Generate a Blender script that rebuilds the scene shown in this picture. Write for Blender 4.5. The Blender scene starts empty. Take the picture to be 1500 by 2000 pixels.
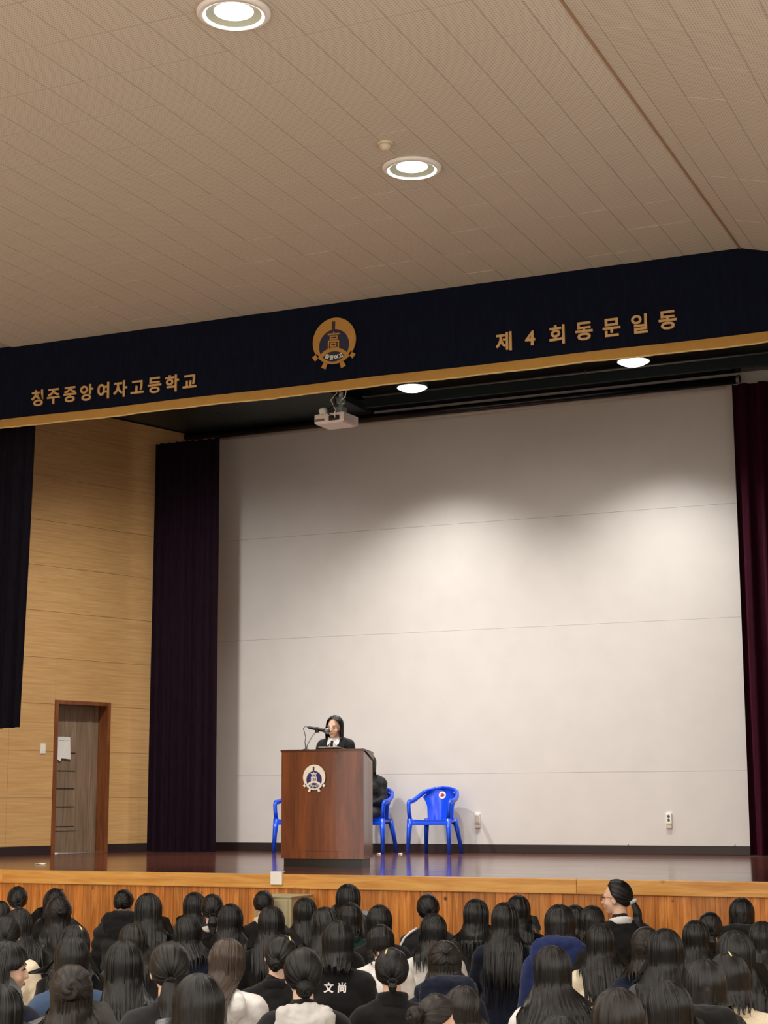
import bpy, bmesh, math, random
import numpy as np
from mathutils import Vector, Matrix, noise
from mathutils.bvhtree import BVHTree

random.seed(7)
rng = np.random.default_rng(7)
sc = bpy.context.scene
COL = sc.collection
PI = math.pi

# ------------------------------------------------------------------ camera
F_PX, PITCH, YAW, ROLL = 3254.2, 0.171781, 0.418114, -0.003727
CAM = Vector((0.0, 0.0, 1.6435))
_fw = Vector((-math.sin(YAW) * math.cos(PITCH), math.cos(YAW) * math.cos(PITCH), math.sin(PITCH)))
_r0 = Vector((math.cos(YAW), math.sin(YAW), 0.0))
_u0 = _r0.cross(_fw)
_rt = _r0 * math.cos(ROLL) + _u0 * math.sin(ROLL)
_up = -_r0 * math.sin(ROLL) + _u0 * math.cos(ROLL)
cam_data = bpy.data.cameras.new('camera')
cam_data.sensor_fit = 'VERTICAL'
cam_data.sensor_height = 24.0
cam_data.lens = 24.0 * F_PX / 2000.0
cam_data.clip_end = 200
cam = bpy.data.objects.new('camera', cam_data)
COL.objects.link(cam)
cam.matrix_world = Matrix(((_rt.x, _up.x, -_fw.x, CAM.x), (_rt.y, _up.y, -_fw.y, CAM.y),
                           (_rt.z, _up.z, -_fw.z, CAM.z), (0, 0, 0, 1)))
sc.camera = cam

# ------------------------------------------------------------------ world, exposure
world = bpy.data.worlds.new('world')
sc.world = world
world.use_nodes = True
_bg = world.node_tree.nodes['Background']
_bg.inputs['Color'].default_value = (1.0, 0.94, 0.875, 1)
_bg.inputs['Strength'].default_value = 2.4
sc.view_settings.view_transform = 'Standard'
sc.view_settings.look = 'None'
sc.view_settings.gamma = 1.0
sc.view_settings.use_curve_mapping = False
sc.view_settings.exposure = 0.0
HALL_LAMP_W = 210.0
STAGE_LAMP_W = 900.0
STAGE_FILL_W = 730.0

# ------------------------------------------------------------------ key dimensions
ST = 1.0            # stage floor height
YF = 13.5           # stage front
YV = 13.8           # valance plane
YB = 19.966         # white back wall
CZ = 6.32           # hall ceiling
FOLD_X = -2.77
MIDX = -6.68


def ray(x, y):
    return _fw + _rt * ((x - 750) / F_PX) - _up * ((y - 1000) / F_PX)


def at_y(x, y, Y):
    d = ray(x, y)
    return CAM + d * (Y / d.y)


def at_z(x, y, Z):
    d = ray(x, y)
    return CAM + d * ((Z - CAM.z) / d.z)


def to_px(P):
    d = Vector(P) - CAM
    w = d.dot(_fw)
    if w < 0.1:
        return (-9999, -9999)
    return (750 + F_PX * d.dot(_rt) / w, 1000 - F_PX * d.dot(_up) / w)


# ------------------------------------------------------------------ materials
def srgb(r, g, b):
    f = lambda c: (c / 255 / 12.92) if c / 255 <= 0.04045 else ((c / 255 + 0.055) / 1.055) ** 2.4
    return (f(r), f(g), f(b), 1.0)


class NT:
    def __init__(self, name):
        self.m = bpy.data.materials.new(name)
        self.m.use_nodes = True
        self.t = self.m.node_tree
        self.p = self.t.nodes['Principled BSDF']

    def n(self, kind, **kw):
        nd = self.t.nodes.new('ShaderNode' + kind)
        for k, v in kw.items():
            if hasattr(nd, k):
                setattr(nd, k, v)
            else:
                nd.inputs[k.replace('_', ' ')].default_value = v
        return nd

    def l(self, a, b):
        self.t.links.new(a, b)

    def coords(self, scale=(1, 1, 1), out='Object'):
        tc = self.n('TexCoord')
        mp = self.n('Mapping')
        mp.inputs['Scale'].default_value = scale
        self.l(tc.outputs[out], mp.inputs['Vector'])
        return mp.outputs['Vector']

    def ramp(self, fac, stops):
        r = self.n('ValToRGB')
        el = r.color_ramp.elements
        el[0].position, el[0].color = stops[0][0], stops[0][1]
        el[1].position, el[1].color = stops[-1][0], stops[-1][1]
        for pos, c in stops[1:-1]:
            e = el.new(pos)
            e.color = c
        self.l(fac, r.inputs['Fac'])
        return r.outputs['Color']

    def bump(self, h, strength=0.3, dist=0.01):
        b = self.n('Bump')
        b.inputs['Strength'].default_value = strength
        b.inputs['Distance'].default_value = dist
        self.l(h, b.inputs['Height'])
        self.l(b.outputs['Normal'], self.p.inputs['Normal'])

    def set(self, **kw):
        for k, v in kw.items():
            self.p.inputs[k.replace('_', ' ')].default_value = v
        return self


def mul(c, k):
    return (c[0] * k, c[1] * k, c[2] * k, 1)


def mat_plain(name, c, rough=0.5, metal=0.0, var=0.06, scale=9, bump=0.0, spec=0.5, out='Object'):
    t = NT(name)
    v = t.coords((scale, scale, scale), out)
    nz = t.n('TexNoise', Scale=1.0, Detail=4.0)
    t.l(v, nz.inputs['Vector'])
    t.l(t.ramp(nz.outputs['Fac'], [(0.3, mul(c, 1 - var)), (0.7, mul(c, 1 + var))]), t.p.inputs['Base Color'])
    t.set(Roughness=rough, Metallic=metal)
    t.p.inputs['Specular IOR Level'].default_value = spec
    if bump:
        t.bump(nz.outputs['Fac'], bump, 0.01)
    return t.m


def mat_fabric(name, c, rough=0.9, grain=220, bump=0.25, fold=0.15, sheen=0.15):
    t = NT(name)
    v = t.coords((1, 1, 1))
    n1 = t.n('TexNoise', Scale=grain, Detail=2.0)
    n2 = t.n('TexNoise', Scale=9.0, Detail=4.0)
    t.l(v, n1.inputs['Vector'])
    t.l(v, n2.inputs['Vector'])
    mx = t.n('Math', operation='MULTIPLY')
    t.l(n1.outputs['Fac'], mx.inputs[0])
    t.l(n2.outputs['Fac'], mx.inputs[1])
    t.l(t.ramp(mx.outputs[0], [(0.12, mul(c, 0.92)), (0.4, mul(c, 1.06))]), t.p.inputs['Base Color'])
    ad = t.n('Math', operation='ADD')
    m2 = t.n('Math', operation='MULTIPLY')
    m2.inputs[1].default_value = fold * 14
    t.l(n2.outputs['Fac'], m2.inputs[0])
    t.l(n1.outputs['Fac'], ad.inputs[0])
    t.l(m2.outputs[0], ad.inputs[1])
    t.bump(ad.outputs[0], bump, 0.004)
    t.set(Roughness=rough)
    t.p.inputs['Specular IOR Level'].default_value = 0.15
    t.p.inputs['Sheen Weight'].default_value = sheen
    return t.m


def mat_hair(name, c, c2):
    t = NT(name)
    v = t.coords((1, 1, 1), 'UV')
    mp = t.n('Mapping')
    mp.inputs['Scale'].default_value = (140, 2.2, 1)
    t.l(v, mp.inputs['Vector'])
    n1 = t.n('TexNoise', Scale=1.0, Detail=5.0, Roughness=0.65)
    t.l(mp.outputs['Vector'], n1.inputs['Vector'])
    mp2 = t.n('Mapping')
    mp2.inputs['Scale'].default_value = (26, 1.1, 1)
    t.l(v, mp2.inputs['Vector'])
    n2 = t.n('TexNoise', Scale=1.0, Detail=3.0)
    t.l(mp2.outputs['Vector'], n2.inputs['Vector'])
    t.l(t.ramp(n1.outputs['Fac'], [(0.3, mul(c, 0.6)), (0.55, c), (0.75, c2)]), t.p.inputs['Base Color'])
    ad = t.n('Math', operation='ADD')
    t.l(n1.outputs['Fac'], ad.inputs[0])
    t.l(n2.outputs['Fac'], ad.inputs[1])
    t.bump(ad.outputs[0], 0.55, 0.006)
    t.set(Roughness=0.31)
    t.p.inputs['Specular IOR Level'].default_value = 0.42
    t.p.inputs['Anisotropic'].default_value = 0.35
    tg = t.n('Tangent')
    tg.direction_type = 'UV_MAP'
    t.l(tg.outputs['Tangent'], t.p.inputs['Tangent'])
    return t.m


def mat_wood(name, dark, mid, light, axis='X', rough=0.35, stretch=14, scale=2.2, rand=0.0, out='Object', knots=0.0, coat=0.0):
    t = NT(name)
    s = {'X': (1, stretch, stretch), 'Y': (stretch, 1, stretch), 'Z': (stretch, stretch, 1)}[axis]
    v = t.coords(s, out)
    if rand:
        oi = t.n('ObjectInfo')
        cm = t.n('CombineXYZ')
        ml = t.n('Math', operation='MULTIPLY')
        ml.inputs[1].default_value = 37.0
        t.l(oi.outputs['Random'], ml.inputs[0])
        for k in range(3):
            t.l(ml.outputs[0], cm.inputs[k])
        va = t.n('VectorMath', operation='ADD')
        t.l(v, va.inputs[0])
        t.l(cm.outputs[0], va.inputs[1])
        v = va.outputs[0]
    nz = t.n('TexNoise', Scale=scale, Detail=6.0, Roughness=0.6, Distortion=0.6)
    t.l(v, nz.inputs['Vector'])
    col = t.ramp(nz.outputs['Fac'], [(0.3, dark), (0.52, mid), (0.72, light)])
    if rand:
        hs = t.n('HueSaturation')
        mr = t.n('MapRange')
        mr.inputs['To Min'].default_value = 1 - rand
        mr.inputs['To Max'].default_value = 1 + rand
        t.l(oi.outputs['Random'], mr.inputs['Value'])
        t.l(mr.outputs['Result'], hs.inputs['Value'])
        t.l(col, hs.inputs['Color'])
        col = hs.outputs['Color']
    if knots:
        tc = t.n('TexCoord')
        vo = t.n('TexVoronoi', Scale=4.2)
        va2 = t.n('VectorMath', operation='ADD')
        t.l(tc.outputs[out], va2.inputs[0])
        if rand:
            t.l(cm.outputs[0], va2.inputs[1])
        t.l(va2.outputs[0], vo.inputs['Vector'])
        kr = t.ramp(vo.outputs['Distance'], [(0.05, (1, 1, 1, 1)), (0.09, (0, 0, 0, 1))])
        mx = t.n('MixRGB')
        mx.inputs['Color2'].default_value = mul(dark, 0.25)
        mm = t.n('Math', operation='MULTIPLY')
        mm.inputs[1].default_value = knots
        t.l(kr, mm.inputs[0])
        t.l(mm.outputs[0], mx.inputs['Fac'])
        t.l(col, mx.inputs['Color1'])
        col = mx.outputs['Color']
    t.l(col, t.p.inputs['Base Color'])
    t.bump(nz.outputs['Fac'], 0.12, 0.003)
    t.set(Roughness=rough)
    if coat:
        t.p.inputs['Coat Weight'].default_value = coat
        t.p.inputs['Coat Roughness'].default_value = 0.08
    return t.m


def mat_emit(name, c, s):
    t = NT(name)
    t.p.inputs['Emission Color'].default_value = c
    t.p.inputs['Emission Strength'].default_value = s
    t.set(Base_Color=(0.9, 0.9, 0.9, 1))
    return t.m


def mat_ceiling():
    t = NT('ceiling_tile_paint')
    v = t.coords((1, 1, 1))
    c = srgb(208, 200, 190)
    # rows of little drilled holes in every tile
    sx = t.n('SeparateXYZ')
    t.l(v, sx.inputs[0])
    hs = []
    for k, per in ((0, 0.0195), (1, 0.0245)):
        a = t.n('Math', operation='MULTIPLY')
        a.inputs[1].default_value = 1.0 / per
        fr = t.n('Math', operation='FRACT')
        sb = t.n('Math', operation='SUBTRACT')
        sb.inputs[1].default_value = 0.5
        sq = t.n('Math', operation='POWER')
        sq.inputs[1].default_value = 2.0
        ab = t.n('Math', operation='ABSOLUTE')
        t.l(sx.outputs[k], a.inputs[0])
        t.l(a.outputs[0], fr.inputs[0])
        t.l(fr.outputs[0], sb.inputs[0])
        t.l(sb.outputs[0], ab.inputs[0])
        t.l(ab.outputs[0], sq.inputs[0])
        hs.append(sq.outputs[0])
    ad = t.n('Math', operation='ADD')
    t.l(hs[0], ad.inputs[0])
    t.l(hs[1], ad.inputs[1])
    nz = t.n('TexNoise', Scale=60.0, Detail=2.0)
    t.l(v, nz.inputs['Vector'])
    gt = t.ramp(ad.outputs[0], [(0.05, mul(c, 0.66)), (0.10, c)])
    big = t.n('TexNoise', Scale=0.9, Detail=2.0)
    t.l(v, big.inputs['Vector'])
    br = t.ramp(big.outputs['Fac'], [(0.3, (0.95, 0.93, 0.91, 1)), (0.7, (1.03, 1.02, 1.01, 1))])
    mx = t.n('MixRGB', blend_type='MULTIPLY')
    mx.inputs['Fac'].default_value = 1
    t.l(gt, mx.inputs['Color1'])
    t.l(br, mx.inputs['Color2'])
    t.l(mx.outputs['Color'], t.p.inputs['Base Color'])
    t.set(Roughness=0.85)
    return t.m


def mat_velvet(name, c, sheen_c, sheen=0.6):
    t = NT(name)
    v = t.coords((1, 1, 0.2))
    nz = t.n('TexNoise', Scale=30.0, Detail=4.0)
    t.l(v, nz.inputs['Vector'])
    t.l(t.ramp(nz.outputs['Fac'], [(0.3, mul(c, 0.75)), (0.7, mul(c, 1.25))]), t.p.inputs['Base Color'])
    t.set(Roughness=0.95)
    t.p.inputs['Specular IOR Level'].default_value = 0.1
    t.p.inputs['Sheen Weight'].default_value = sheen
    t.p.inputs['Sheen Tint'].default_value = sheen_c
    t.p.inputs['Sheen Roughness'].default_value = 0.4
    t.bump(nz.outputs['Fac'], 0.2, 0.005)
    return t.m


def mat_stage_floor():
    t = NT('stage_floor_varnish')
    v = t.coords((0.5, 9.0, 1))
    nz = t.n('TexNoise', Scale=2.2, Detail=5.0)
    t.l(v, nz.inputs['Vector'])
    br = t.n('TexBrick')
    br.inputs['Scale'].default_value = 1.0
    br.inputs['Mortar Size'].default_value = 0.004
    br.inputs['Brick Width'].default_value = 1.9
    br.inputs['Row Height'].default_value = 0.11
    br.inputs['Color1'].default_value = srgb(104, 62, 48)
    br.inputs['Color2'].default_value = srgb(84, 48, 40)
    br.inputs['Mortar'].default_value = srgb(50, 26, 20)
    t.l(t.coords((1, 1, 1)), br.inputs['Vector'])
    mx = t.n('MixRGB', blend_type='MULTIPLY')
    mx.inputs['Fac'].default_value = 0.6
    t.l(br.outputs['Color'], mx.inputs['Color1'])
    t.l(t.ramp(nz.outputs['Fac'], [(0.3, (0.7, 0.65, 0.6, 1)), (0.7, (1.2, 1.15, 1.1, 1))]), mx.inputs['Color2'])
    t.l(mx.outputs['Color'], t.p.inputs['Base Color'])
    rg = t.ramp(nz.outputs['Fac'], [(0.3, (0.09, 0.09, 0.09, 1)), (0.7, (0.16, 0.16, 0.16, 1))])
    t.l(rg, t.p.inputs['Roughness'])
    return t.m


M = {}
M['ceiling'] = mat_ceiling()
M['ceiling_back'] = mat_plain('ceiling_joint', srgb(172, 160, 147), 0.9)
M['white_wall'] = mat_plain('white_wall_paint', srgb(214, 209, 203), 0.55, var=0.025, scale=3, spec=0.3)
M['side_panel'] = mat_wood('tan_wall_panel', srgb(192, 146, 90), srgb(206, 162, 104), srgb(216, 176, 120), 'X', 0.55, 30, 1.6)
M['hall_wall'] = mat_plain('hall_wall_paint', srgb(190, 170, 140), 0.8)
M['baseboard'] = mat_plain('dark_baseboard', srgb(44, 30, 28), 0.5)
M['stage_floor'] = mat_stage_floor()
M['board'] = mat_wood('pine_board', srgb(150, 84, 30), srgb(196, 122, 52), srgb(222, 156, 80), 'Z', 0.38, 16, 2.0, 0.22, knots=0.9)
M['fascia'] = mat_wood('fascia_board', srgb(190, 126, 52), srgb(214, 156, 78), srgb(226, 176, 98), 'X', 0.35, 12, 1.6, 0.05, knots=0.35)
M['hall_floor'] = mat_wood('hall_floor_wood', srgb(176, 156, 132), srgb(196, 176, 150), srgb(206, 188, 164), 'Y', 0.3, 10, 2.0)
M['navy_velvet'] = mat_velvet('navy_velvet', srgb(13, 18, 33), (0.04, 0.06, 0.12, 1), 0.15)
M['maroon_velvet'] = mat_velvet('maroon_velvet', srgb(46, 10, 24), (0.45, 0.06, 0.14, 1), 0.35)
M['dark_velvet'] = mat_velvet('dark_velvet', srgb(26, 14, 24), (0.2, 0.05, 0.1, 1), 0.2)
M['front_velvet'] = mat_velvet('front_velvet', srgb(17, 14, 22), (0.10, 0.04, 0.09, 1), 0.15)
M['gold'] = mat_fabric('gold_fringe', srgb(170, 128, 62), 0.7, 160, 0.5)
M['gold_letter'] = mat_plain('gold_letter', srgb(196, 156, 100), 0.5, 0.1)
M['emblem_gold'] = mat_plain('emblem_gold', srgb(176, 128, 56), 0.55, 0.1)
M['emblem_navy'] = mat_plain('emblem_navy', srgb(24, 28, 58), 0.6)
M['emblem_dark'] = mat_plain('emblem_dark', srgb(30, 30, 40), 0.6)
M['emblem_white'] = mat_plain('emblem_white', srgb(244, 238, 220), 0.4, var=0.02)
M['emblem_blue'] = mat_plain('emblem_blue', srgb(38, 26, 110), 0.4)
M['teal_dark'] = mat_plain('dark_teal_paint', srgb(24, 38, 42), 0.45)
M['black_metal'] = mat_plain('black_metal', srgb(22, 24, 26), 0.22, 0.3)
M['grey_metal'] = mat_plain('grey_metal', srgb(120, 122, 122), 0.35, 0.6)
M['pole_metal'] = mat_plain('pole_metal', srgb(150, 160, 156), 0.35, 0.5)
M['chrome'] = mat_plain('lamp_ring', srgb(236, 232, 228), 0.2, 0.0, var=0.02)
M['lens'] = mat_emit('lamp_lens', (1.0, 0.97, 0.93, 1), 4.5)
M['rim_glow'] = mat_emit('lamp_rim_glow', (0.96, 0.98, 1.0, 1), 1.2)
M['reflector'] = mat_plain('lamp_reflector', srgb(190, 196, 180), 0.45, 0.0)
M['lens_off'] = mat_plain('lamp_lens_off', srgb(90, 96, 96), 0.2)
M['white_plastic'] = mat_plain('white_plastic', srgb(236, 232, 222), 0.35, var=0.02)
M['cream_plastic'] = mat_plain('cream_plastic', srgb(206, 192, 172), 0.4, var=0.03)
M['projector'] = mat_plain('projector_plastic', srgb(214, 196, 186), 0.4, var=0.03)
M['black_plastic'] = mat_plain('black_plastic', srgb(16, 16, 17), 0.4)
M['dark_gap'] = mat_plain('dark_gap', srgb(20, 16, 14), 0.8)
M['khaki'] = mat_plain('khaki_paint', srgb(176, 166, 128), 0.5, var=0.03)
M['door_frame'] = mat_wood('door_frame_wood', srgb(96, 52, 26), srgb(124, 70, 36), srgb(142, 86, 46), 'Z', 0.4, 12, 2)
M['door_leaf'] = mat_wood('door_leaf_wood', srgb(108, 88, 70), srgb(134, 112, 90), srgb(152, 130, 106), 'Z', 0.5, 16, 1.5)
M['lectern'] = mat_wood('lectern_veneer', srgb(86, 40, 17), srgb(116, 58, 24), srgb(140, 74, 34), 'Z', 0.3, 10, 1.3, coat=0.3)
M['plinth'] = mat_plain('black_plinth', srgb(24, 20, 18), 0.4)
M['blue_plastic'] = mat_plain('blue_plastic', srgb(10, 72, 214), 0.25, var=0.03)
M['sticker'] = mat_plain('sticker_white', srgb(240, 236, 232), 0.4, var=0.01)
M['sticker_red'] = mat_plain('sticker_red', srgb(196, 60, 44), 0.4)
M['sticker_orange'] = mat_plain('sticker_orange', srgb(226, 150, 110), 0.4)
M['paper'] = mat_plain('paper', srgb(232, 228, 218), 0.7, var=0.015)
M['ink'] = mat_plain('ink', srgb(92, 88, 84), 0.8)
M['skin'] = mat_plain('skin', srgb(232, 190, 164), 0.5, var=0.03, spec=0.35)
M['lip'] = mat_plain('lip', srgb(204, 132, 118), 0.45)
M['eye'] = mat_plain('eye', srgb(34, 24, 22), 0.25)
M['brow'] = mat_plain('brow', srgb(58, 44, 38), 0.8)
M['hair_black'] = mat_hair('hair_black', (0.0026, 0.0024, 0.0024, 1), (0.006, 0.0056, 0.0054, 1))
M['hair_soft'] = mat_hair('hair_soft_black', (0.0048, 0.0040, 0.0036, 1), (0.012, 0.0100, 0.0086, 1))
M['hair_darkbrown'] = mat_hair('hair_dark_brown', (0.0105, 0.0066, 0.0046, 1), (0.027, 0.018, 0.013, 1))
M['hair_brown'] = mat_hair('hair_brown', (0.060, 0.040, 0.029, 1), (0.125, 0.088, 0.066, 1))
FAB = {
    'black': (0.0105, 0.0105, 0.011, 1), 'charcoal': (0.024, 0.024, 0.025, 1), 'grey': (0.085, 0.088, 0.095, 1),
    'navy': (0.010, 0.014, 0.030, 1), 'blue': (0.016, 0.028, 0.105, 1), 'denim': (0.055, 0.092, 0.17, 1),
    'white': (0.80, 0.78, 0.75, 1), 'cream': (0.80, 0.70, 0.52, 1), 'lightgrey': (0.58, 0.56, 0.54, 1),
    'green': (0.008, 0.032, 0.024, 1), 'slate': (0.030, 0.034, 0.042, 1),
}
for k, c in FAB.items():
    M['f_' + k] = mat_fabric('fabric_' + k, c, 0.9, 220 if k not in ('cream', 'white') else 120, 0.3)
M['suit'] = mat_fabric('black_suit', (0.012, 0.012, 0.013, 1), 0.6, 300, 0.1, 0.1, 0.05)
M['shirt'] = mat_fabric('white_shirt', (0.85, 0.85, 0.86, 1), 0.8, 300, 0.1)
M['trouser'] = mat_fabric('trouser_black', (0.014, 0.014, 0.016, 1))
M['sock'] = mat_fabric('sock_white', (0.6, 0.6, 0.6, 1))
M['tie_black'] = mat_fabric('hair_tie_black', (0.01, 0.01, 0.01, 1))
M['tie_mint'] = mat_fabric('hair_tie_mint', (0.55, 0.66, 0.62, 1))
M['clip_gold'] = mat_plain('hair_clip', srgb(222, 208, 150), 0.3, 0.4)
M['teal_fabric'] = mat_fabric('teal_fabric', (0.03, 0.26, 0.26, 1))
M['white_bead'] = mat_plain('white_bead', srgb(240, 240, 236), 0.3)


# ------------------------------------------------------------------ mesh helpers
def obj(name, me, m, parent=None, kind=None):
    o = bpy.data.objects.new(name, me)
    COL.objects.link(o)
    if m is not None:
        ms = m if isinstance(m, (list, tuple)) else [m]
        if len(me.materials) == 0:
            for x in ms:
                me.materials.append(x)
        else:
            o.material_slots[0].link = 'OBJECT'
            o.material_slots[0].material = ms[0]
    if parent is not None:
        o.parent = parent
    if kind:
        o['kind'] = kind
    return o


def tag(o, label, cat, group=None):
    o['label'] = label
    o['category'] = cat
    if group:
        o['group'] = group
    return o


def empty(name, loc, rz=0.0, label=None, cat=None, group=None):
    o = bpy.data.objects.new(name, None)
    COL.objects.link(o)
    o.empty_display_size = 0.1
    o.location = loc
    o.rotation_euler = (0, 0, rz)
    if label:
        tag(o, label, cat, group)
    return o


def bm_mesh(name, bm, smooth=False):
    me = bpy.data.meshes.new(name)
    bm.normal_update()
    bm.to_mesh(me)
    bm.free()
    if smooth:
        me.polygons.foreach_set('use_smooth', [True] * len(me.polygons))
    return me


def box_bm(bm, lo, hi, bevel=0.0):
    lo, hi = Vector(lo), Vector(hi)
    r = bmesh.ops.create_cube(bm, size=1.0)
    c, s = (lo + hi) / 2, hi - lo
    for v in r['verts']:
        v.co = Vector((v.co.x * s.x, v.co.y * s.y, v.co.z * s.z)) + c
    if bevel:
        es = set()
        for v in r['verts']:
            es.update(v.link_edges)
        bmesh.ops.bevel(bm, geom=list(es), offset=bevel, segments=2, affect='EDGES', profile=0.6)


def box(name, lo, hi, m, parent=None, bevel=0.0, kind=None):
    bm = bmesh.new()
    box_bm(bm, lo, hi, bevel)
    return obj(name, bm_mesh(name, bm), m, parent, kind)


def boxes(name, lst, m, parent=None, bevel=0.0, kind=None):
    bm = bmesh.new()
    for lo, hi in lst:
        box_bm(bm, lo, hi, bevel)
    return obj(name, bm_mesh(name, bm), m, parent, kind)


def tube_bm(bm, pts, rad, seg=10, cap=True, sx=1.0):
    pts = [Vector(p) for p in pts]
    n = len(pts)
    rs = rad if isinstance(rad, (list, tuple)) else [rad] * n
    rings = []
    ref = None
    for i, p in enumerate(pts):
        t = (pts[min(i + 1, n - 1)] - pts[max(i - 1, 0)]).normalized()
        if ref is None:
            ref = Vector((0, 0, 1)) if abs(t.z) < 0.9 else Vector((1, 0, 0))
        a = t.cross(ref)
        if a.length < 1e-5:
            a = t.orthogonal()
        a.normalize()
        b = t.cross(a).normalized()
        ref = a.cross(t).normalized()
        ring = []
        for k in range(seg):
            an = 2 * PI * k / seg
            ring.append(bm.verts.new(p + a * (math.cos(an) * rs[i] * sx) + b * (math.sin(an) * rs[i])))
        rings.append(ring)
    for i in range(n - 1):
        for k in range(seg):
            bm.faces.new((rings[i][k], rings[i][(k + 1) % seg], rings[i + 1][(k + 1) % seg], rings[i + 1][k]))
    if cap:
        bm.faces.new(rings[0][::-1])
        bm.faces.new(rings[-1])


def tube(name, pts, rad, m, parent=None, seg=10, sx=1.0, smooth=True):
    bm = bmesh.new()
    tube_bm(bm, pts, rad, seg, True, sx)
    bmesh.ops.recalc_face_normals(bm, faces=bm.faces)
    return obj(name, bm_mesh(name, bm, smooth), m, parent)


def lathe_bm(bm, prof, seg=32, axis=Vector((0, 0, 1)), origin=Vector((0, 0, 0)), cap=True):
    q = Vector((0, 0, 1)).rotation_difference(axis)
    rings = []
    for r, z in prof:
        ring = []
        for k in range(seg):
            a = 2 * PI * k / seg
            ring.append(bm.verts.new(origin + q @ Vector((r * math.cos(a), r * math.sin(a), z))))
        rings.append(ring)
    for i in range(len(prof) - 1):
        for k in range(seg):
            bm.faces.new((rings[i][k], rings[i][(k + 1) % seg], rings[i + 1][(k + 1) % seg], rings[i + 1][k]))
    for ring, fl in ((rings[0], True), (rings[-1], False)) if cap else ():
        bm.faces.new(ring[::-1] if fl else ring)


def lathe(name, prof, m, parent=None, seg=32, axis=(0, 0, 1), origin=(0, 0, 0), smooth=True, cap=True):
    bm = bmesh.new()
    lathe_bm(bm, prof, seg, Vector(axis).normalized(), Vector(origin), cap)
    bmesh.ops.recalc_face_normals(bm, faces=bm.faces)
    return obj(name, bm_mesh(name, bm, smooth), m, parent)


def prism(name, poly, depth, m, parent=None, mat4=None, bevel=0.0):
    """2-D polygon in the XZ plane, extruded towards -Y by depth (front face at -depth)."""
    bm = bmesh.new()
    a = [bm.verts.new((x, 0, z)) for x, z in poly]
    b = [bm.verts.new((x, -depth, z)) for x, z in poly]
    n = len(poly)
    bm.faces.new(a)
    bm.faces.new(b[::-1])
    for i in range(n):
        bm.faces.new((a[i], b[i], b[(i + 1) % n], a[(i + 1) % n]))
    bmesh.ops.recalc_face_normals(bm, faces=bm.faces)
    if mat4 is not None:
        bm.transform(mat4)
    return obj(name, bm_mesh(name, bm), m, parent)


_txt = {}


def text_mesh(ch, size, extrude=0.006, offset=0.0):
    key = (ch, size, extrude, offset)
    if key in _txt:
        return _txt[key]
    cu = bpy.data.curves.new('lettering', 'FONT')
    cu.body = ch
    cu.size = size
    cu.extrude = extrude
    cu.offset = offset
    cu.resolution_u = 3
    o = bpy.data.objects.new('lettering', cu)
    COL.objects.link(o)
    dg = bpy.context.evaluated_depsgraph_get()
    me = bpy.data.meshes.new_from_object(o.evaluated_get(dg))
    bpy.data.objects.remove(o)
    bpy.data.curves.remove(cu)
    n = len(me.vertices)
    co = np.zeros(n * 3)
    me.vertices.foreach_get('co', co)
    co = co.reshape(-1, 3)
    if n:
        c = (co.min(0) + co.max(0)) / 2
        co -= c
        # stand it up: text x -> X, text y -> Z, front (text +z) -> -Y
        co = np.stack([co[:, 0], -co[:, 2], co[:, 1]], 1)
        me.vertices.foreach_set('co', co.ravel())
    me.materials.clear()
    me.update()
    _txt[key] = me
    return me


def grid_mesh(name, P, uv=None, mask=None, smooth=True, close=False):
    """P: (rows, cols, 3) array"""
    R, C = P.shape[:2]
    idx = np.arange(R * C).reshape(R, C)
    if close:
        idx2 = np.concatenate([idx, idx[:, :1]], 1)
    else:
        idx2 = idx
    f = np.stack([idx2[:-1, :-1], idx2[:-1, 1:], idx2[1:, 1:], idx2[1:, :-1]], -1).reshape(-1, 4)
    if mask is not None:
        f = f[mask.reshape(-1)]
    return P.reshape(-1, 3), f, (uv.reshape(-1, 2) if uv is not None else np.zeros((R * C, 2)))


def join_np(name, parts, smooth=True):
    vs, fs, us, o = [], [], [], 0
    for v, f, u in parts:
        vs.append(v)
        fs.append(f + o)
        us.append(u)
        o += len(v)
    v = np.concatenate(vs)
    f = np.concatenate(fs)
    u = np.concatenate(us)
    me = bpy.data.meshes.new(name)
    me.vertices.add(len(v))
    me.vertices.foreach_set('co', v.astype(np.float32).ravel())
    me.loops.add(len(f) * 4)
    me.loops.foreach_set('vertex_index', f.astype(np.int32).ravel())
    me.polygons.add(len(f))
    me.polygons.foreach_set('loop_start', np.arange(0, len(f) * 4, 4, dtype=np.int32))
    if smooth:
        me.polygons.foreach_set('use_smooth', np.ones(len(f), bool))
    me.update(calc_edges=True)
    uvl = me.uv_layers.new(name='UVMap')
    uvl.data.foreach_set('uv', u[f.ravel()].astype(np.float32).ravel())
    me.validate()
    return me


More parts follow.
